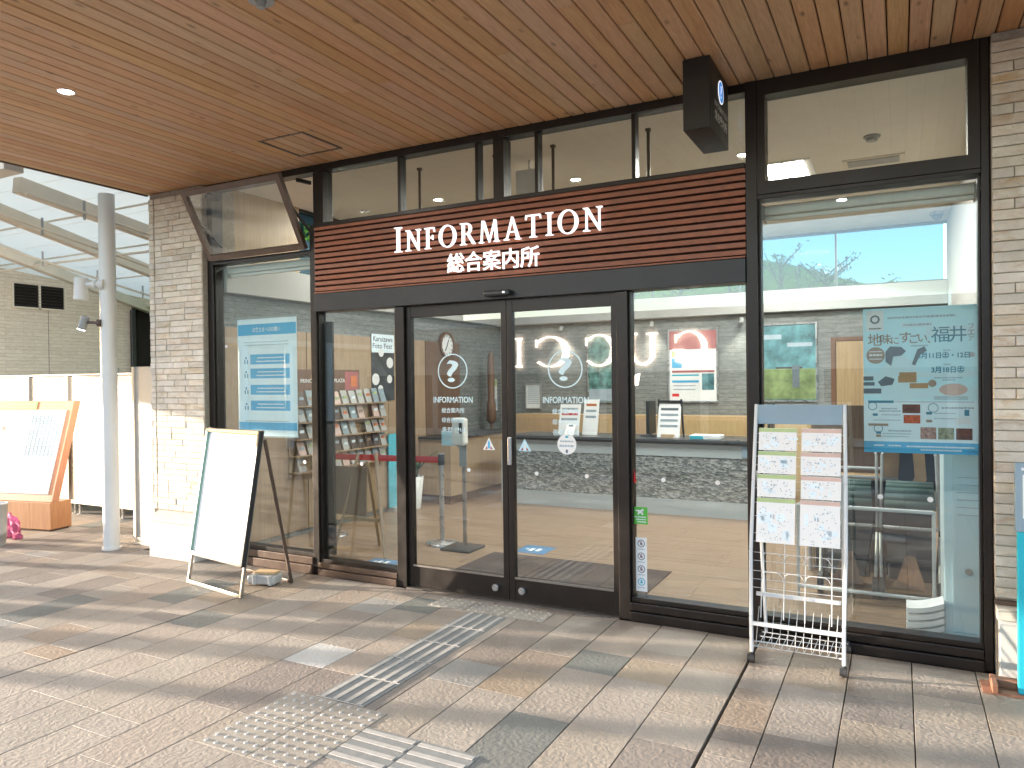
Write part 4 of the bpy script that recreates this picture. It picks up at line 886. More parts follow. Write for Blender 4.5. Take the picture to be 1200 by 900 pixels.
build('sketch', B().disc((X(.78), PY, Z(.435)), .068, 'y', .0005, 20, .034), 'pink_pale', fp); build('print', dashes(X(.62), X(.90), Z(.385), .009, PY-.0003, seed=7), 'ink_soft', fp, kind='stuff'); build('print', dashes(X(.62), X(.90), Z(.372), .007, PY-.0003, seed=8), 'ink_soft', fp, kind='stuff')
for i, (a, b, c, d, m) in enumerate(((.345, .50, .275, .335, 'food_brown'), (.355, .50, .205, .262, 'food_red'), (.50, .635, .10, .18, 'food_pink'), (.65, .785, .10, .178, 'food_green'), (.80, .935, .10, .176, 'food_brown'), (.80, .92, .205, .25, 'paper_white'), (.87, .91, .26, .30, 'ink_blue'))): build('food_picture', rect(X(a), X(b), Z(c), Z(d), PY-.0004), m, fp)
for i, (a, b, v, m) in enumerate(((.04, .27, .352, 'ink_blue'), (.04, .22, .192, 'ink_brown'), (.08, .125, .262, 'ink_blue'), (.11, .155, .137, 'ink_blue'), (.11, .155, .115, 'ink_brown'), (.55, .60, .275, 'ink_blue'), (.55, .60, .222, 'ink_brown'))): build('tag_print', rect(X(a), X(b), Z(v-.008), Z(v+.009), PY-.0004), m, fp)
for u, v in ((.08, .322), (.61, .312), (.13, .166)): build('oval_print', B().ring((X(u), PY-.0003, Z(v)), .0225 if u > .5 else .02, .026 if u > .5 else .024, 'y', .0005, 20), 'ink_blue', fp)
for i, (a, b, v, h) in enumerate(((.16, .30, .305, .009), (.14, .33, .288, .009), (.16, .33, .262, .006), (.09, .33, .225, .006), (.68, .95, .312, .011), (.62, .80, .275, .006), (.62, .80, .24, .006), (.22, .42, .152, .010), (.17, .42, .132, .006), (.17, .40, .113, .006), (.28, .95, .352, .006))): build('print', dashes(X(a), X(b), Z(v), h, PY-.0004, seed=20+i), 'ink_soft', fp, kind='stuff')
for a, b, v in ((.09, .18, .05), (.22, .33, .05), (.38, .95, .047), (.5, .85, .025)): build('print', dashes(X(a), X(b), Z(v), .009, PY-.0003, seed=int(a*100)), 'paper_white', fp, kind='stuff')
for u, v, a in ((0, .99, .5), (.93, 1.0, -.2), (0, .05, -.4), (.97, .02, .1)): build('tape', B().obox((X(u), 4.7470, Z(v)), (.09, .0004, .05), 0), 'glass_sheet', fp)
# request poster, left window
rp = thing('request_poster', 'blue and white request poster hung inside the left window', 'poster', (-4.91, 4.75, 1.64))
X = lambda u: -5.265+.708*u
Z = lambda v: 1.13+1.032*v
build('poster_sheet', rect(X(0), X(1), Z(0), Z(1), 4.750, .001), 'paper_blue', rp); build('title_band', rect(X(.01), X(.99), Z(.86), Z(.955), PY), 'blue_print', rp); build('foot_band', rect(X(.01), X(.99), Z(.05), Z(.115), PY), 'blue_print', rp)
text('お客さまへのお願い', (X(.5), PY-.0004, Z(.907)), .042, 'paper_white', rp, w=.33, bold=.01)
for i, v in enumerate((.61, .49, .35, .215)):
    q = build('notice_bar', rect(X(.22), X(.88), Z(v), Z(v+.085), PY), 'blue_print', rp)
    for k in (0, 1): build('print', dashes(X(.34-.02*k), X(.78+.02*k), Z(v+.055-.030*k), .012, PY-.0005, seed=40+i*2+k), 'paper_white', q, kind='stuff')
    ib = B().disc((X(.145), PY, Z(v+.055)), .011, 'y', .0005, 14); [ib.box(X(.115+.045*k), X(.135+.045*k), PY, PY+.0005, Z(v+.005), Z(v+.04)) for k in (0, 1)]; build('pictogram', ib, 'ink_blue', rp, kind='stuff')
for v in (.80, .775, .125): build('print', dashes(X(.12), X(.86), Z(v), .009, PY, seed=int(v*1000)), 'ink_soft', rp, kind='stuff')
build('hanging_rail', B().box(X(-.01), X(1.01), 4.746, 4.756, Z(1.0), Z(1.015)).box(X(-.01), X(1.01), 4.746, 4.756, Z(-.012), Z(0)), 'grey_plastic', rp)
# door stickers (outer face)
GY = 4.7165
for cx, lb in ((-2.972, 'left'), (-2.052, 'right')):
    q = thing('door_sticker', f'frosted question mark ring and INFORMATION lettering on the {lb} sliding door', 'sticker', (cx, GY, 1.5), 'question mark stickers on the sliding doors')
    build('ring', B().ring((cx, GY, 1.667), .122, .131, 'y', .0008, 56), 'frost_white', q)
    build('question_mark', text_mb('?', (cx, GY, 1.667), .165, w=.105, bold=.012), 'frost_white', q)
    text('INFORMATION', (cx, GY, 1.452), .045, 'frost_white', q, w=.345, bold=.012)
    for i, t_ in enumerate(('総合案内所', '综合问询处', '종합 안내')): text(t_, (cx, GY, 1.372-.073*i), .040, 'frost_white', q, w=.2, bold=.006)
q = thing('door_sticker', 'round white notice sticker low on the right sliding door', 'sticker', (-2.03, GY, 1.14)); build('sticker_disc', B().disc((-2.045, GY, 1.144), .071, 'y', .0008, 40), 'paper_white', q)
for k, (a, h) in enumerate(((.10, .013), (.11, .016))): build('print', dashes(-2.045-a/2, -2.045+a/2, 1.165-.032*k, h, GY-.001, seed=60+k), 'ink_soft', q, kind='stuff')
build('emblem', B().disc((-2.045, GY-.0008, 1.196), .012, 'y', .0008, 16, .008), 'teal', q); build('emblem', B().disc((-2.045, GY-.0008, 1.096), .009, 'y', .0008, 16, .014), 'ink_grey', q)
for cx, m, m2, lb in ((-2.665, 'paper_white', 'blue_print', 'white triangular warning sticker with blue arrow on the left sliding door'), (-2.372, 'poster_blue', 'paper_white', 'pale blue triangular warning sticker on the right sliding door')):
    q = thing('warning_sticker', lb, 'sticker', (cx, GY, 1.12)); build('triangle', B().prism([(cx-.05, 1.085), (cx+.05, 1.085), (cx, 1.175)], GY, GY+.0008), m, q); build('arrow', B().prism([(cx-.008, 1.095), (cx+.008, 1.095), (cx+.008, 1.14), (cx, 1.158), (cx-.008, 1.14)], GY-.0008, GY), m2, q); build('hands', B().prism([(cx-.034, 1.09), (cx-.012, 1.09), (cx-.014, 1.115)], GY-.0008, GY).prism([(cx+.012, 1.09), (cx+.034, 1.09), (cx+.014, 1.115)], GY-.0008, GY), 'red_soft', q)
SY = 4.7330
q = thing('window_sticker', 'green guide dog sticker on the glass right of the doors', 'sticker', (-1.52, SY, .68)); build('sticker_sheet', rect(-1.578, -1.478, .628, .742, SY), 'green_print', q)
db = B(); db.add([(x, SY-.0008, z) for x, z in ()], [])
for a, b, c, d in ((-1.545, -1.515, .700, .722), (-1.518, -1.508, .690, .705), (-1.545, -1.537, .690, .702), (-1.520, -1.505, .716, .730), (-1.560, -1.545, .714, .722)): db.box(a, b, SY-.0008, SY, c, d)
build('dog_mark', db, 'paper_white', q, kind='stuff')
for k in range(3): build('print', dashes(-1.568+.01*k, -1.488, .676-.016*k, .008, SY-.0008, seed=70+k), 'paper_white', q, kind='stuff')
q = thing('window_sticker', 'tall narrow white sticker of four round pictograms low right of the doors', 'sticker', (-1.525, SY, .36)); build('sticker_sheet', rect(-1.562, -1.486, .182, .540, SY), 'paper_white', q)
for k in range(4):
    m = 'teal' if k == 3 else 'ink_grey'; z = .500-.085*k; g = build('pictogram_ring', B().ring((-1.524, SY-.0008, z), .020, .025, 'y', .0008, 28), m, q)
    build('pictogram', rect(-1.532, -1.516, z-.010, z+.004, SY-.0009), m, g); build('pictogram_head', B().disc((-1.524, SY-.0009, z+.010), .005, 'y', .0008, 10), m, g)
    if k < 3: build('bar', B().bar((-1.538, SY-.0012, z+.014), (-1.510, SY-.0012, z-.014), .003, .0008, up=(0, 1, 0)), 'red_soft', g)
    build('print', dashes(-1.55, -1.50, z-.038, .007, SY-.0008, seed=80+k), 'ink_soft', q, kind='stuff')
q = thing('window_sticker', 'red curved sticker edge beside the right door post', 'sticker', (-1.57, SY, .98)); build('sticker_sheet', B().prism([(-1.580, 1.06), (-1.566, .98), (-1.552, .91), (-1.565, .90), (-1.580, .90)], SY, SY+.0008), 'red', q)
for i, (x, z) in enumerate(((-5.39, 1.93), (-4.47, .92), (-3.86, .93), (-2.84, .93), (-2.28, .93), (-1.9, .93), (-1.37, .93), (-1.02, .93), (-.10, .90), (.15, .90))):
    pn = GY if -3.4 < x < -1.66 else SY
    q = build('collision_dot', B().disc((x, pn, z), .015, 'y', .0008, 16), 'paper_white'); tag(q, 'small round white collision dot stuck on the shopfront glass', 'sticker', 'collision dots on the glass')

# ================================================================== THINGS IN THE ROOM
# counter
ct = thing('reception_counter', 'long white reception counter with pebble mosaic front and black top', 'counter', (-2.8, 8.7, 0))
build('counter_top', B().box(-4.45, -1.12, 8.40, 9.10, .832, .886), 'counter_top', ct, .004); build('upper_band', B().box(-4.42, -1.15, 8.45, 9.05, .685, .830), 'counter_white', ct); build('mosaic_panel', B().box(-4.42, -1.15, 8.46, 9.05, .186, .683), 'mosaic_stone', ct)
build('kick_band', B().box(-4.42, -1.15, 8.448, 9.05, .0, .184), 'counter_white', ct); build('end_panel', B().box(-4.62, -4.425, 8.50, 9.05, 0, .80), 'counter_white', ct); build('shelf_box', B().box(-1.55, -1.2, 8.43, 8.449, .70, .815), 'blue_grey', ct)
sc_ = thing('side_counter', 'light wooden side counter along the left wall below the clock', 'counter', (-5.3, 8.3, 0)); build('counter_body', B().box(-5.528, -5.05, 7.95, 9.5, .12, .84), 'veneer', sc_, .003); build('counter_top', B().box(-5.528, -5.02, 7.92, 9.53, .842, .87), 'counter_top', sc_); build('plinth', B().box(-5.528, -5.1, 8.0, 9.46, .007, .118), 'veneer_brown', sc_)
cb = thing('low_cabinet', 'pale wooden low cabinet along the back wall behind the counter', 'cabinet', (-3, 9.9, 0))
build('cabinet_body', B().box(-5.1, -.9, 9.80, 10.18, .007, 1.08), 'pale_wood', cb)
for k in range(5): build('cabinet_door', B().box(-5.08+.836*k, -4.27+.836*k, 9.785, 9.799, .1, 1.04), 'pale_wood', cb, .002)
o = thing('wall_clock', 'round wooden wall clock with pale face on the left wall', 'clock', (-5.52, 8.61, 2.08)); build('clock_rim', B().ring((-5.53, 8.61, 2.08), .15, .18, 'x', .04, 40), 'veneer_brown', o); build('clock_face', B().disc((-5.53, 8.61, 2.08), .15, 'x', .02, 40), 'paper_white', o)
build('clock_hand', B().bar((-5.505, 8.61, 2.08), (-5.505, 8.65, 2.16), .012, .004), 'black_plastic', o); build('clock_hand', B().bar((-5.503, 8.61, 2.08), (-5.503, 8.56, 2.00), .012, .004), 'black_plastic', o)
for k in range(12): a = k*math.pi/6; build('hour_mark', B().obox((-5.508, 8.61+.125*math.sin(a), 2.08+.125*math.cos(a)), (.003, .014, .022)), 'ink_grey', o)
o = thing('clock_board', 'brown veneer board on the left wall behind the clock', 'board', (-5.53, 8.4, 1)); build('board_sheet', B().box(-5.5295, -5.518, 8.10, 8.95, .88, 2.118), 'veneer_brown', o)
def framed(label, x0, x1, z0, z1, mat, name='framed_poster', items=(), frame='steel'):
    o = thing(name, label, 'poster', ((x0+x1)/2, 10.19, (z0+z1)/2)); y = 10.17
    for k, b in enumerate(((x0, x1, z0, z0+.02), (x0, x1, z1-.02, z1), (x0, x0+.02, z0+.02, z1-.02), (x1-.02, x1, z0+.02, z1-.02))): build('frame_side', B().box(b[0], b[1], y, y+.025, b[2], b[3]), frame, o)
    build('poster_sheet', B().box(x0+.02, x1-.02, y+.012, y+.024, z0+.02, z1-.02), mat, o)
    for i, (n_, a, b, c, d, m) in enumerate(items): build(n_, rect(x0+(x1-x0)*a, x0+(x1-x0)*b, z0+(z1-z0)*c, z0+(z1-z0)*d, y+.010-.0004*(i % 3), .001), m, o)
    return o
framed('silver framed poster with a red heading on the back wall', -2.86, -2.17, 1.25, 2.27, 'paper_white', items=(('red_heading', .03, .97, .72, .97, 'red_soft'), ('blue_picture', .08, .28, .47, .60, 'blue_print'), ('green_picture', .08, .25, .62, .70, 'green_pale'), ('red_strip', .08, .93, .405, .435, 'red_soft'), ('green_strip', .08, .62, .36, .38, 'teal'), ('blue_strip', .08, .62, .27, .30, 'blue_print'), ('blue_column', .68, .92, .17, .39, 'landscape'), ('text_line', .1, .55, .22, .235, 'ink_soft'), ('text_line', .1, .55, .17, .185, 'ink_soft'), ('red_strip', .08, .22, .08, .12, 'red')))
framed('silver framed blue green landscape picture on the back wall right of the centre post', -1.645, -.92, 1.265, 2.285, 'landscape', items=(('meadow_strip', .03, .97, .03, .42, 'meadow'), ('white_cloud', .1, .4, .80, .86, 'ink_soft'), ('cloud', .5, .92, .70, .75, 'ink_soft'), ('dark_band', .3, .75, .42, .445, 'photo_dark'), ('figure', .58, .70, .18, .46, 'ink_grey')))
framed('green map poster in a pale frame on the back wall behind the right door', -4.07, -3.38, 1.24, 2.25, 'map_print', items=(('pale_strip', .03, .97, .03, .2, 'ink_soft'), ('blue_badge', .62, .74, .06, .15, 'blue_print')))
framed('white notice sheet in a grey frame left on the back wall', -5.10, -4.83, 1.14, 1.53, 'paper_white', frame='grey_plastic', items=tuple(('text_line', .15, .85, .85-.08*k, .885-.08*k, 'ink_soft') for k in range(9)))
o = thing('wall_notice', 'small pale green notice at the back corner of the left wall', 'notice', (-5.53, 9.98, 1.35)); build('notice_sheet', B().box(-5.55, -5.538, 9.88, 10.08, 1.12, 1.60), 'paper_white', o); build('green_head', B().box(-5.538, -5.536, 9.89, 10.07, 1.50, 1.59), 'green_pale', o); build('picture', B().box(-5.538, -5.536, 9.90, 10.06, 1.16, 1.30), 'ink_soft', o)
for i, x in enumerate((-4.44, -3.06, -1.84)):
    o = thing('wall_spot', ['small spot lamp on the back wall left of the green map poster', 'small spot lamp on the back wall left of the red headed poster', 'small spot lamp on the back wall left of the landscape picture'][i], 'spot lamp', (x, 10.15, 2.3), 'spot lamps along the back wall')
    build('spot_body', B().tube((x, 10.06, 2.30), (x, 10.10, 2.37), .03, 12), 'grey_plastic', o); build('spot_arm', B().tube((x, 10.19, 2.36), (x, 10.09, 2.36), .01, 8), 'grey_plastic', o)
    L = bpy.data.lights.new('spot_light', 'SPOT'); L.energy = 2.5; L.spot_size = rad(80); L.spot_blend = .8; L.shadow_soft_size = .03; L.color = (1, .9, .76); lo = bpy.data.objects.new('spot_light', L); COL.objects.link(lo); lo.location = (x, 9.95, 2.28); lo.rotation_euler = Vector((0, .5, -.85)).to_track_quat('-Z', 'Y').to_euler()
o = thing('closed_parasol', 'closed brown parasol standing in the back left corner', 'parasol', (-5.32, 9.5, 0)); build('pole', B().tube((-5.32, 9.5, .05), (-5.32, 9.5, 2.02), .018, 10), 'veneer_brown', o); build('furled_canopy', B().lathe((-5.32, 9.5, 0), [(.03, .95), (.075, 1.0), (.065, 1.25), (.05, 1.3), (.055, 1.7), (.045, 1.95), (.02, 2.0)], 14), 'veneer_brown', o); build('base_disc', B().disc((-5.32, 9.5, .007), .18, 'z', .05), 'steel_bronze', o)
# things on the counter
def stand(label, x0, x1, z1, mats, y=8.62):
    o = thing('counter_notice', label, 'notice', ((x0+x1)/2, y, .887)); build('notice_card', B().add([(x0, y, .89), (x1, y, .89), (x1, y+.10, z1), (x0, y+.10, z1), (x0, y+.012, .89), (x1, y+.012, .89), (x1, y+.112, z1), (x0, y+.112, z1)], [(0, 1, 2, 3), (7, 6, 5, 4), (0, 4, 5, 1), (2, 6, 7, 3), (1, 5, 6, 2), (0, 3, 7, 4)]), mats[0], o)
    fy = lambda z: y+.10*(z-.89)/(z1-.89)-.002
    for i, m in enumerate(mats[1:]): z = .89+(z1-.89)*(.84-.17*i); build('print_strip', B().box(x0+.03, x1-.03, fy(z)-.001, fy(z)+.001, z-.012, z+.018), m, o)
    return o
stand('white notice card with red strip standing on the counter behind the right door', -3.86, -3.58, 1.27, ('paper_white', 'ink_soft', 'red', 'ink_soft')); stand('white notice card with yellow strip beside the red striped one on the counter', -3.56, -3.36, 1.33, ('paper_white', 'orange_print', 'ink_soft', 'ink_soft'), 8.7); stand('small white card lowest on the counter before the two notice cards', -3.72, -3.60, 1.02, ('paper_white', 'ink_soft'), 8.5)
o = stand('white notice on a small black easel standing on the counter by the window post', -2.56, -2.29, 1.28, ('paper_white', 'ink_grey', 'ink_soft', 'ink_soft', 'ink_soft'), 8.6); build('easel_frame', B().bar((-2.58, 8.72, .887), (-2.56, 8.70, 1.34), .02).bar((-2.27, 8.72, .887), (-2.29, 8.70, 1.34), .02).bar((-2.57, 8.71, 1.31), (-2.28, 8.71, 1.31), .03), 'black_plastic', o); build('easel_ledge', B().box(-2.50, -2.35, 8.56, 8.60, .888, .93), 'pale_wood', o)
o = thing('monitor', 'small black monitor edge standing at the left of the counter easel', 'monitor', (-2.68, 8.7, .887)); build('screen', B().box(-2.70, -2.66, 8.62, 8.9, .92, 1.32), 'black_plastic', o, .004); build('foot', B().box(-2.78, -2.60, 8.66, 8.86, .887, .90), 'black_plastic', o); build('stem', B().box(-2.69, -2.67, 8.74, 8.78, .9, .925), 'black_plastic', o)
o = thing('desk_divider', 'slim black upright divider at the right end of the counter', 'divider', (-1.28, 8.7, .887)); build('divider_sheet', B().box(-1.30, -1.27, 8.6, 8.95, .89, 1.30), 'black_plastic', o); build('divider_foot', B().box(-1.36, -1.21, 8.7, 8.85, .887, .90), 'black_plastic', o)
o = thing('paper_tray', 'white and teal paper tray lying on the counter right of the easel', 'tray', (-2.0, 8.6, .887)); build('tray', B().box(-2.15, -1.80, 8.5, 8.75, .887, .93), 'paper_white', o, .004); build('card', B().box(-2.14, -1.99, 8.49, 8.499, .89, .925), 'teal', o)
# barrier posts, belt, sanitiser
for i, (x, y) in enumerate(((-5.21, 5.91), (-3.95, 6.045))):
    o = thing('barrier_post', ['steel belt barrier post behind the left side light', 'steel belt barrier post behind the left sliding door'][i], 'barrier post', (x, y, 0), 'belt barrier posts in the room')
    build('base_plate', B().lathe((x, y, .007), [(.16, 0), (.16, .012), (.15, .02), (.04, .035)], 28), 'steel', o); build('post_tube', B().tube((x, y, .03), (x, y, .80), .025, 16), 'steel', o); build('belt_head', B().tube((x, y, .775), (x, y, .88), .034, 16), 'belt_head', o); build('cap', B().tube((x, y, .88), (x, y, .888), .03, 16), 'steel', o)
    if i == 0: build('belt', B().bar((x+.034, y, .825), (-3.985, 6.042, .825), .004, .06), 'red', o); build('cassette', B().box(x-.12, x-.035, y-.03, y+.03, .80, .85), 'red', o)
o = thing('sanitiser_stand', 'white hand sanitiser dispenser on a slim stand behind the left sliding door', 'dispenser', (-3.67, 5.98, 0)); build('base_plate', B().box(-3.82, -3.50, 5.80, 6.10, .007, .03), 'black_plastic', o, .006); build('stand_pole', B().box(-3.675, -3.64, 5.98, 6.0, .03, 1.15), 'steel_bronze', o); build('back_plate', B().box(-3.70, -3.62, 5.972, 5.979, .78, 1.10), 'grey_plastic', o)
d_ = build('dispenser_body', B().box(-3.725, -3.59, 5.87, 5.97, .985, 1.245), 'white_paint', o, .025); build('window', B().box(-3.635, -3.603, 5.864, 5.869, 1.10, 1.20), 'black_plastic', d_, .004); build('nozzle', B().tube((-3.655, 5.90, .962), (-3.655, 5.90, .985), .015, 10), 'grey_plastic', d_); n_ = build('notice_card', B().box(-3.885, -3.735, 5.955, 5.962, .975, 1.115), 'poster_blue', o); build('print', dashes(-3.85, -3.77, 1.045, .02, 5.953, seed=91), 'paper_white', n_, kind='stuff')
# plant
o = thing('potted_plant', 'sword leafed plant in a white pot by the left wall', 'plant', (-5.38, 7.60, 0)); build('pot', B().lathe((-5.38, 7.60, .007), [(.085, 0), (.125, .40), (.115, .40), (.10, .34), (.01, .33)], 20), 'pot_white', o); r = random.Random(4)
for k in range(11):
    a = k*2.4; L = r.uniform(.25, .42); ox, oy = math.cos(a), math.sin(a); s_ = r.uniform(.1, .38); pts = [Vector((-5.38+ox*(.03+s_*q*q*.9), 7.60+oy*(.03+s_*q*q*.9), .35+L*q*(1.1-.35*q*s_*2))) for q in (0, .35, .7, 1)]; wv = Vector((-oy, ox, 0)); lb_ = B()
    for (p, wa), (q, wb_) in zip(zip(pts, (.018, .03, .024, .003)), list(zip(pts, (.018, .03, .024, .003)))[1:]): lb_.add([p-wv*wa, p+wv*wa, q+wv*wb_, q-wv*wb_], [(0, 1, 2, 3)], True)
    lf = build('leaf', lb_, 'leaf_dark', o); mm = lf.modifiers.new('thick', 'SOLIDIFY'); mm.thickness = .004
# wall banner, brochures, photo poster
o = thing('wall_banner', 'dark red wall banner with white lettering PRINCE SHOPPING PLAZA on the left wall', 'banner', (-5.52, 6.23, 1.6)); build('banner_sheet', B().box(-5.5295, -5.522, 5.72, 6.75, 1.48, 1.73), 'veneer_brown', o); build('red_picture', B().box(-5.522, -5.521, 6.50, 6.73, 1.50, 1.71), 'red_soft', o); build('warm_picture', B().box(-5.521, -5.520, 6.60, 6.70, 1.54, 1.66), 'orange_print', o)
text('PRINCE SHOPPING PLAZA', (-5.5195, 6.15, 1.61), .042, 'paper_white', o, face='+x', w=.70, bold=.02)
o = thing('brochure_shelves', 'tiered brochure shelves on the left wall below the dark red banner', 'shelf', (-5.5, 6.5, 1)); build('shelf_back', B().box(-5.5295, -5.515, 5.62, 7.15, .62, 1.478), 'veneer', o)
for k in range(5): build('shelf_ledge', B().box(-5.5145, -5.40, 5.62, 7.15, .66+.17*k, .672+.17*k), 'veneer', o)
r = random.Random(9)
for k in range(5):
    for j in range(11):
        y = 5.68+.135*j; 
        if y+.1 > 7.15 or r.random() < .1: continue
        b_ = thing('brochure', 'small printed brochure in the tiered shelves on the left wall', 'brochure', (-5.44, y+.05, .673+.17*k), 'brochures in the left wall shelves'); h = r.uniform(.135, .165)
        build('cover', B().add([(-5.425, y, .674+.17*k), (-5.425, y+.10, .674+.17*k), (-5.475, y+.10, .674+.17*k+h), (-5.475, y, .674+.17*k+h), (-5.435, y, .674+.17*k), (-5.435, y+.10, .674+.17*k), (-5.485, y+.10, .674+.17*k+h), (-5.485, y, .674+.17*k+h)], [(0, 1, 2, 3), (7, 6, 5, 4), (0, 4, 5, 1), (2, 6, 7, 3), (1, 5, 6, 2), (0, 3, 7, 4)]), r.choice(['leaf_white', 'leaf_white', 'leaf_white', 'map_sheet', 'pink_pale', 'frame_brown']), b_)
        zz = .674+.17*k+h*r.uniform(.35, .6); f = (zz-.674-.17*k)/h; build('picture', B().box(-5.4235-.05*f-.004, -5.4225-.05*f, y+.02, y+.08, zz, zz+.03), r.choice(['green_pale', 'ink_soft', 'ink_soft', 'orange_print', 'paper_blue', 'ink_brown']), b_)
o = thing('photo_poster', 'dark photo festival poster with pale discs on the left wall', 'poster', (-5.52, 7.2, 1.76)); build('poster_sheet', B().box(-5.5295, -5.521, 6.98, 7.42, 1.36, 2.16), 'photo_dark', o); build('pale_head', B().box(-5.521, -5.520, 6.98, 7.42, 1.94, 2.16), 'paper_blue', o)
for i, t_ in enumerate(('Karuizawa', 'Foto Fest')): text(t_, (-5.5195, 7.20-.01*i, 2.105-.085*i), .062, 'photo_dark', o, face='+x', w=.38, bold=.01)
for y, z, rr in ((7.16, 1.94, .05), (7.33, 1.82, .065), (7.05, 1.62, .07), (7.32, 1.62, .05), (7.14, 1.50, .05), (7.06, 1.42, .04)): build('pale_disc', B().disc((-5.520, y, z), rr, 'x', .0015, 24), 'paper_white', o)
o = thing('floor_banner', 'slim cyan standing banner by the left wall behind the side light', 'banner', (-5.46, 7.35, 0)); build('banner_sheet', B().box(-5.50, -5.485, 7.24, 7.44, .06, .95), 'cyan', o); build('banner_foot', B().box(-5.527, -5.42, 7.25, 7.43, .007, .06), 'grey_plastic', o)
# easel with brown board
o = thing('wooden_easel', 'small wooden easel carrying a brown board behind the left side light', 'easel', (-4.45, 5.45, 0))
for n_, a, b in (('leg', (-4.66, 5.30, .007), (-4.50, 5.47, .92)), ('leg', (-4.10, 5.34, .007), (-4.30, 5.48, .92)), ('leg', (-4.48, 5.75, .007), (-4.42, 5.50, .85))): build(n_, B().bar(a, b, .03, .022), 'veneer', o, .003)
build('cross_bar', B().bar((-4.60, 5.365, .33), (-4.20, 5.385, .33), .025, .03), 'veneer', o); build('board', B().add([(-4.86, 5.36, .36), (-4.34, 5.37, .36), (-4.38, 5.43, .80), (-4.86, 5.42, .80), (-4.86, 5.38, .36), (-4.34, 5.39, .36), (-4.38, 5.45, .80), (-4.86, 5.44, .80)], [(0, 1, 2, 3), (7, 6, 5, 4), (0, 4, 5, 1), (2, 6, 7, 3), (1, 5, 6, 2), (0, 3, 7, 4)]), 'veneer_brown', o)
# mat and floor stickers
mt = build('door_mat', B().box(-3.32, -1.66, 4.84, 5.95, .0066, .0125), 'mat_brown'); tag(mt, 'dark brown entrance mat on the floor behind the sliding doors', 'mat')
for k in range(4): build('mat_rib', B().box(-2.72+.07*k, -2.69+.07*k, 4.90, 5.9, .0126, .0155), 'mat_brown', mt)
for x in (-2.05, -2.95): build('mat_seam', B().box(x, x+.006, 4.85, 5.94, .0126, .0135), 'gap_dark', mt)
for i, (x, y, w_, h_) in enumerate(((-4.03, 5.21, .30, .20), (-3.02, 6.2, .30, .30))):
    o = build('floor_sticker', B().box(x-w_/2, x+w_/2, y-h_/2, y+h_/2, .0068, .0078), 'floor_blue'); tag(o, ['blue floor sticker just inside the left side light', 'blue floor sticker beyond the entrance mat'][i], 'sticker')
    build('print', B().box(x-.05, x-.01, y-.06, y+.04, .0079, .0085).box(x+.015, x+.055, y-.05, y+.05, .0079, .0085).box(x-.09, x-.07, y-.02, y+.02, .0079, .0085), 'paper_white', o, kind='stuff')
# right corner: white cabinet, stroller rail, strollers, bags
o = thing('white_cabinet', 'tall white steel cabinet by the right wall with a hanging black cord', 'cabinet', (.38, 5.4, 0)); build('cabinet_body', B().box(.235, .515, 5.16, 5.65, .007, 1.60), 'frost_white', o, .004); build('cabinet_door', B().box(.275, .500, 5.150, 5.1595, .05, 1.55), 'frost_white', o, .004)
for k in range(6): build('vent_slot', B().box(.30, .42, 5.147, 5.1499, .98-.045*k, .984-.045*k), 'ink_soft', o)
build('cord', B().path([(.455, 5.14, 1.15), (.458, 5.138, .95), (.452, 5.136, .86), (.456, 5.138, .80), (.450, 5.136, .70), (.462, 5.136, .66)], .005, 6).path([(.452, 5.136, .86), (.460, 5.134, .78), (.466, 5.136, .68)], .006, 6), 'black_rubber', o); build('knob', B().disc((.36, 5.143, .42), .02, 'y', .006, 16), 'grey_plastic', o)
build('cabinet_foot', B().box(.215, .515, 5.12, 5.158, .007, .045), 'frost_white', o)
o = thing('tray_stack', 'stack of four curved white plastic trays on the floor by the white cabinet', 'trays', (.14, 5.2, 0))
for k in range(4):
    tb = B(); n = 8
    for i in range(n): x0, x1 = .03+.20*i/n, .03+.20*(i+1)/n; z = lambda x: .012+.045*k+.05*((x-.03)/.2)**2; tb.add([(x0, 5.10, z(x0)), (x1, 5.10, z(x1)), (x1, 5.10, z(x1)+.03), (x0, 5.10, z(x0)+.03), (x0, 5.28, z(x0)), (x1, 5.28, z(x1)), (x1, 5.28, z(x1)+.03), (x0, 5.28, z(x0)+.03)], [(0, 1, 2, 3), (3, 2, 6, 7), (7, 6, 5, 4), (0, 4, 5, 1)]+([(0, 3, 7, 4)] if i == 0 else [])+([(1, 5, 6, 2)] if i == n-1 else []))
    build('tray', tb, 'paper_white', o)
o = thing('stroller_rail', 'white tube rail fence in front of the parked strollers', 'rail', (-.05, 5.72, 0))
for z in (.665, .075): build('rail_tube', B().tube((-.66, 5.72, z), (.20, 5.72, z), .014, 12), 'rack_white', o)
for x in (-.66, .20): build('rail_post', B().tube((x, 5.72, .007), (x, 5.72, .67), .012, 12), 'rack_white', o)
for z in (.86, .79): build('rail_wire', B().tube((-.66, 6.5, z), (.20, 6.5, z), .012, 8), 'rack_white', o)
for x in (-.66, .20): build('rail_post', B().tube((x, 6.5, .007), (x, 6.5, .90), .015, 10), 'rack_white', o)
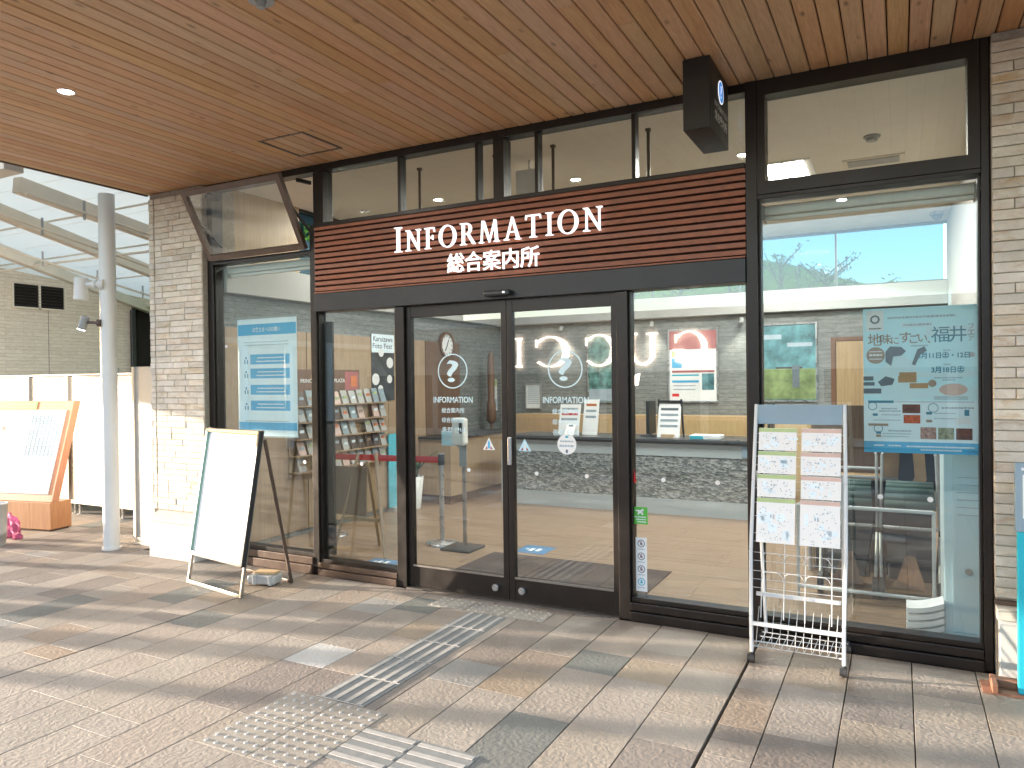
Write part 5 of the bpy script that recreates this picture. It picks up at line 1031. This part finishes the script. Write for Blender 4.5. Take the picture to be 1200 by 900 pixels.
def stroller(x, lb):
    o = thing('stroller', lb, 'stroller', (x, 6.05, 0), 'strollers parked behind the white rail')
    cp = B(); n = 8
    for i in range(n):
        a0, a1 = math.pi*(.10+.62*i/n), math.pi*(.10+.62*(i+1)/n); f = lambda a, s: (x+s*(.17-.02*math.sin(a)), 6.12-.25*math.cos(a), .58+.24*math.sin(a)); cp.add([f(a0, -1), f(a0, 1), f(a1, 1), f(a1, -1)], [(0, 1, 2, 3)], True)
    c = build('hood', cp, 'cloth_green', o); m = c.modifiers.new('thick', 'SOLIDIFY'); m.thickness = .008
    c = build('seat', B().add([(x-.14, 5.90, .30), (x+.14, 5.90, .30), (x+.15, 6.20, .34), (x-.15, 6.20, .34), (x+.15, 6.32, .78), (x-.15, 6.32, .78)], [(0, 1, 2, 3), (3, 2, 4, 5)]), 'cloth_black', o); m = c.modifiers.new('thick', 'SOLIDIFY'); m.thickness = .03
    build('foot_rest', B().add([(x-.10, 5.84, .10), (x+.10, 5.84, .10), (x+.03, 5.90, .32), (x-.03, 5.90, .32)], [(0, 1, 2, 3)]), 'veneer_brown', o).modifiers.new('thick', 'SOLIDIFY').thickness = .008
    for s in (-1, 1):
        build('side_tube', B().path([(x+s*.18, 5.82, .08), (x+s*.19, 6.05, .45), (x+s*.18, 6.36, .98), (x+s*.17, 6.46, 1.0)], .011, 8), 'grey_plastic', o); build('rear_tube', B().path([(x+s*.18, 6.34, .08), (x+s*.19, 6.02, .48)], .011, 8), 'black_plastic', o)
        for y in (5.84, 6.34):
            w_ = build('wheel', B().tube((x+s*.18-.018, y, .085), (x+s*.18+.018, y, .085), .078, 20), 'black_rubber', o); build('hub', B().tube((x+s*.18-.021, y, .085), (x+s*.18+.021, y, .085), .035, 14), 'grey_plastic', w_)
    build('bumper_bar', B().path([(x-.17, 6.0, .50), (x-.15, 5.82, .53), (x-.06, 5.76, .54), (x+.06, 5.76, .54), (x+.15, 5.82, .53), (x+.17, 6.0, .50)], .012, 8), 'grey_plastic', o); build('basket', B().box(x-.14, x+.14, 5.98, 6.28, .12, .24), 'cloth_black', o, .01)
stroller(-.34, 'black and dark green stroller half hidden behind the leaflet rack'); stroller(.06, 'black and dark green stroller below the paper bag, nearest the white cabinet')
o = thing('paper_bag', 'brown paper bag standing on a ledge behind the strollers', 'bag', (-.06, 6.45, .8)); build('bag_body', B().box(-.12, .01, 6.46, 6.54, .80, 1.03), 'bag_kraft', o, .004); build('bag_handle', B().path([(-.09, 6.455, 1.03), (-.08, 6.455, 1.09), (-.03, 6.455, 1.09), (-.02, 6.455, 1.03)], .004, 6), 'tan', o)
for x, z0, m, lb in ((.05, .72, 'cloth_black', 'black cloth bag hanging beside the brown paper bag'), (.13, .70, 'tan', 'tan cloth sling hanging next to the black bag'), (.20, .66, 'cloth_black', 'black strap bag hanging nearest the white cabinet')):
    o = thing('hanging_bag', lb, 'bag', (x, 6.5, z0)); q = build('bag_cloth', B().add([(x-.04, 6.46, 1.12), (x+.03, 6.46, 1.12), (x+.05, 6.44, z0+.1), (x+.01, 6.44, z0), (x-.06, 6.44, z0+.08)], [(0, 1, 2, 3, 4)]), m, o); q.modifiers.new('thick', 'SOLIDIFY').thickness = .05
    build('bag_strap', B().tube((x-.03, 6.48, 1.1), (x, 6.5, 1.3), .008, 6).tube((x+.02, 6.48, 1.1), (x, 6.5, 1.3), .008, 6), m, o)
o = thing('bag_ledge', 'pale wooden ledge carrying the bags behind the strollers', 'shelf', (-.1, 6.6, 0)); build('ledge_top', B().box(-.66, .24, 6.54, 6.75, .76, .795), 'pale_wood', o); build('ledge_back', B().box(-.66, .24, 6.72, 6.75, .796, 1.35), 'veneer_brown', o); build('ledge_front', B().box(-.62, .20, 6.58, 6.60, .01, .756), 'cloth_black', o); build('ledge_side', B().box(-.66, -.63, 6.54, 6.75, .007, .758), 'pale_wood', o); build('ledge_side', B().box(.21, .24, 6.54, 6.75, .007, .758), 'pale_wood', o)
o = thing('rear_door', 'plain pale wooden door in the back wall near the right corner', 'door', (-.3, 10.18, 0)); build('door_leaf', B().box(-.70, .15, 10.165, 10.195, .01, 2.03), 'veneer', o, .003); build('door_frame', B().box(-.76, -.705, 10.155, 10.196, .007, 2.08).box(.155, .21, 10.155, 10.196, .007, 2.08).box(-.705, .155, 10.155, 10.196, 2.035, 2.08), 'veneer_brown', o); build('handle', B().tube((.08, 10.15, 1.0), (-.02, 10.15, 1.0), .01, 8).tube((.08, 10.15, 1.0), (.08, 10.166, 1.0), .01, 8), 'steel', o)
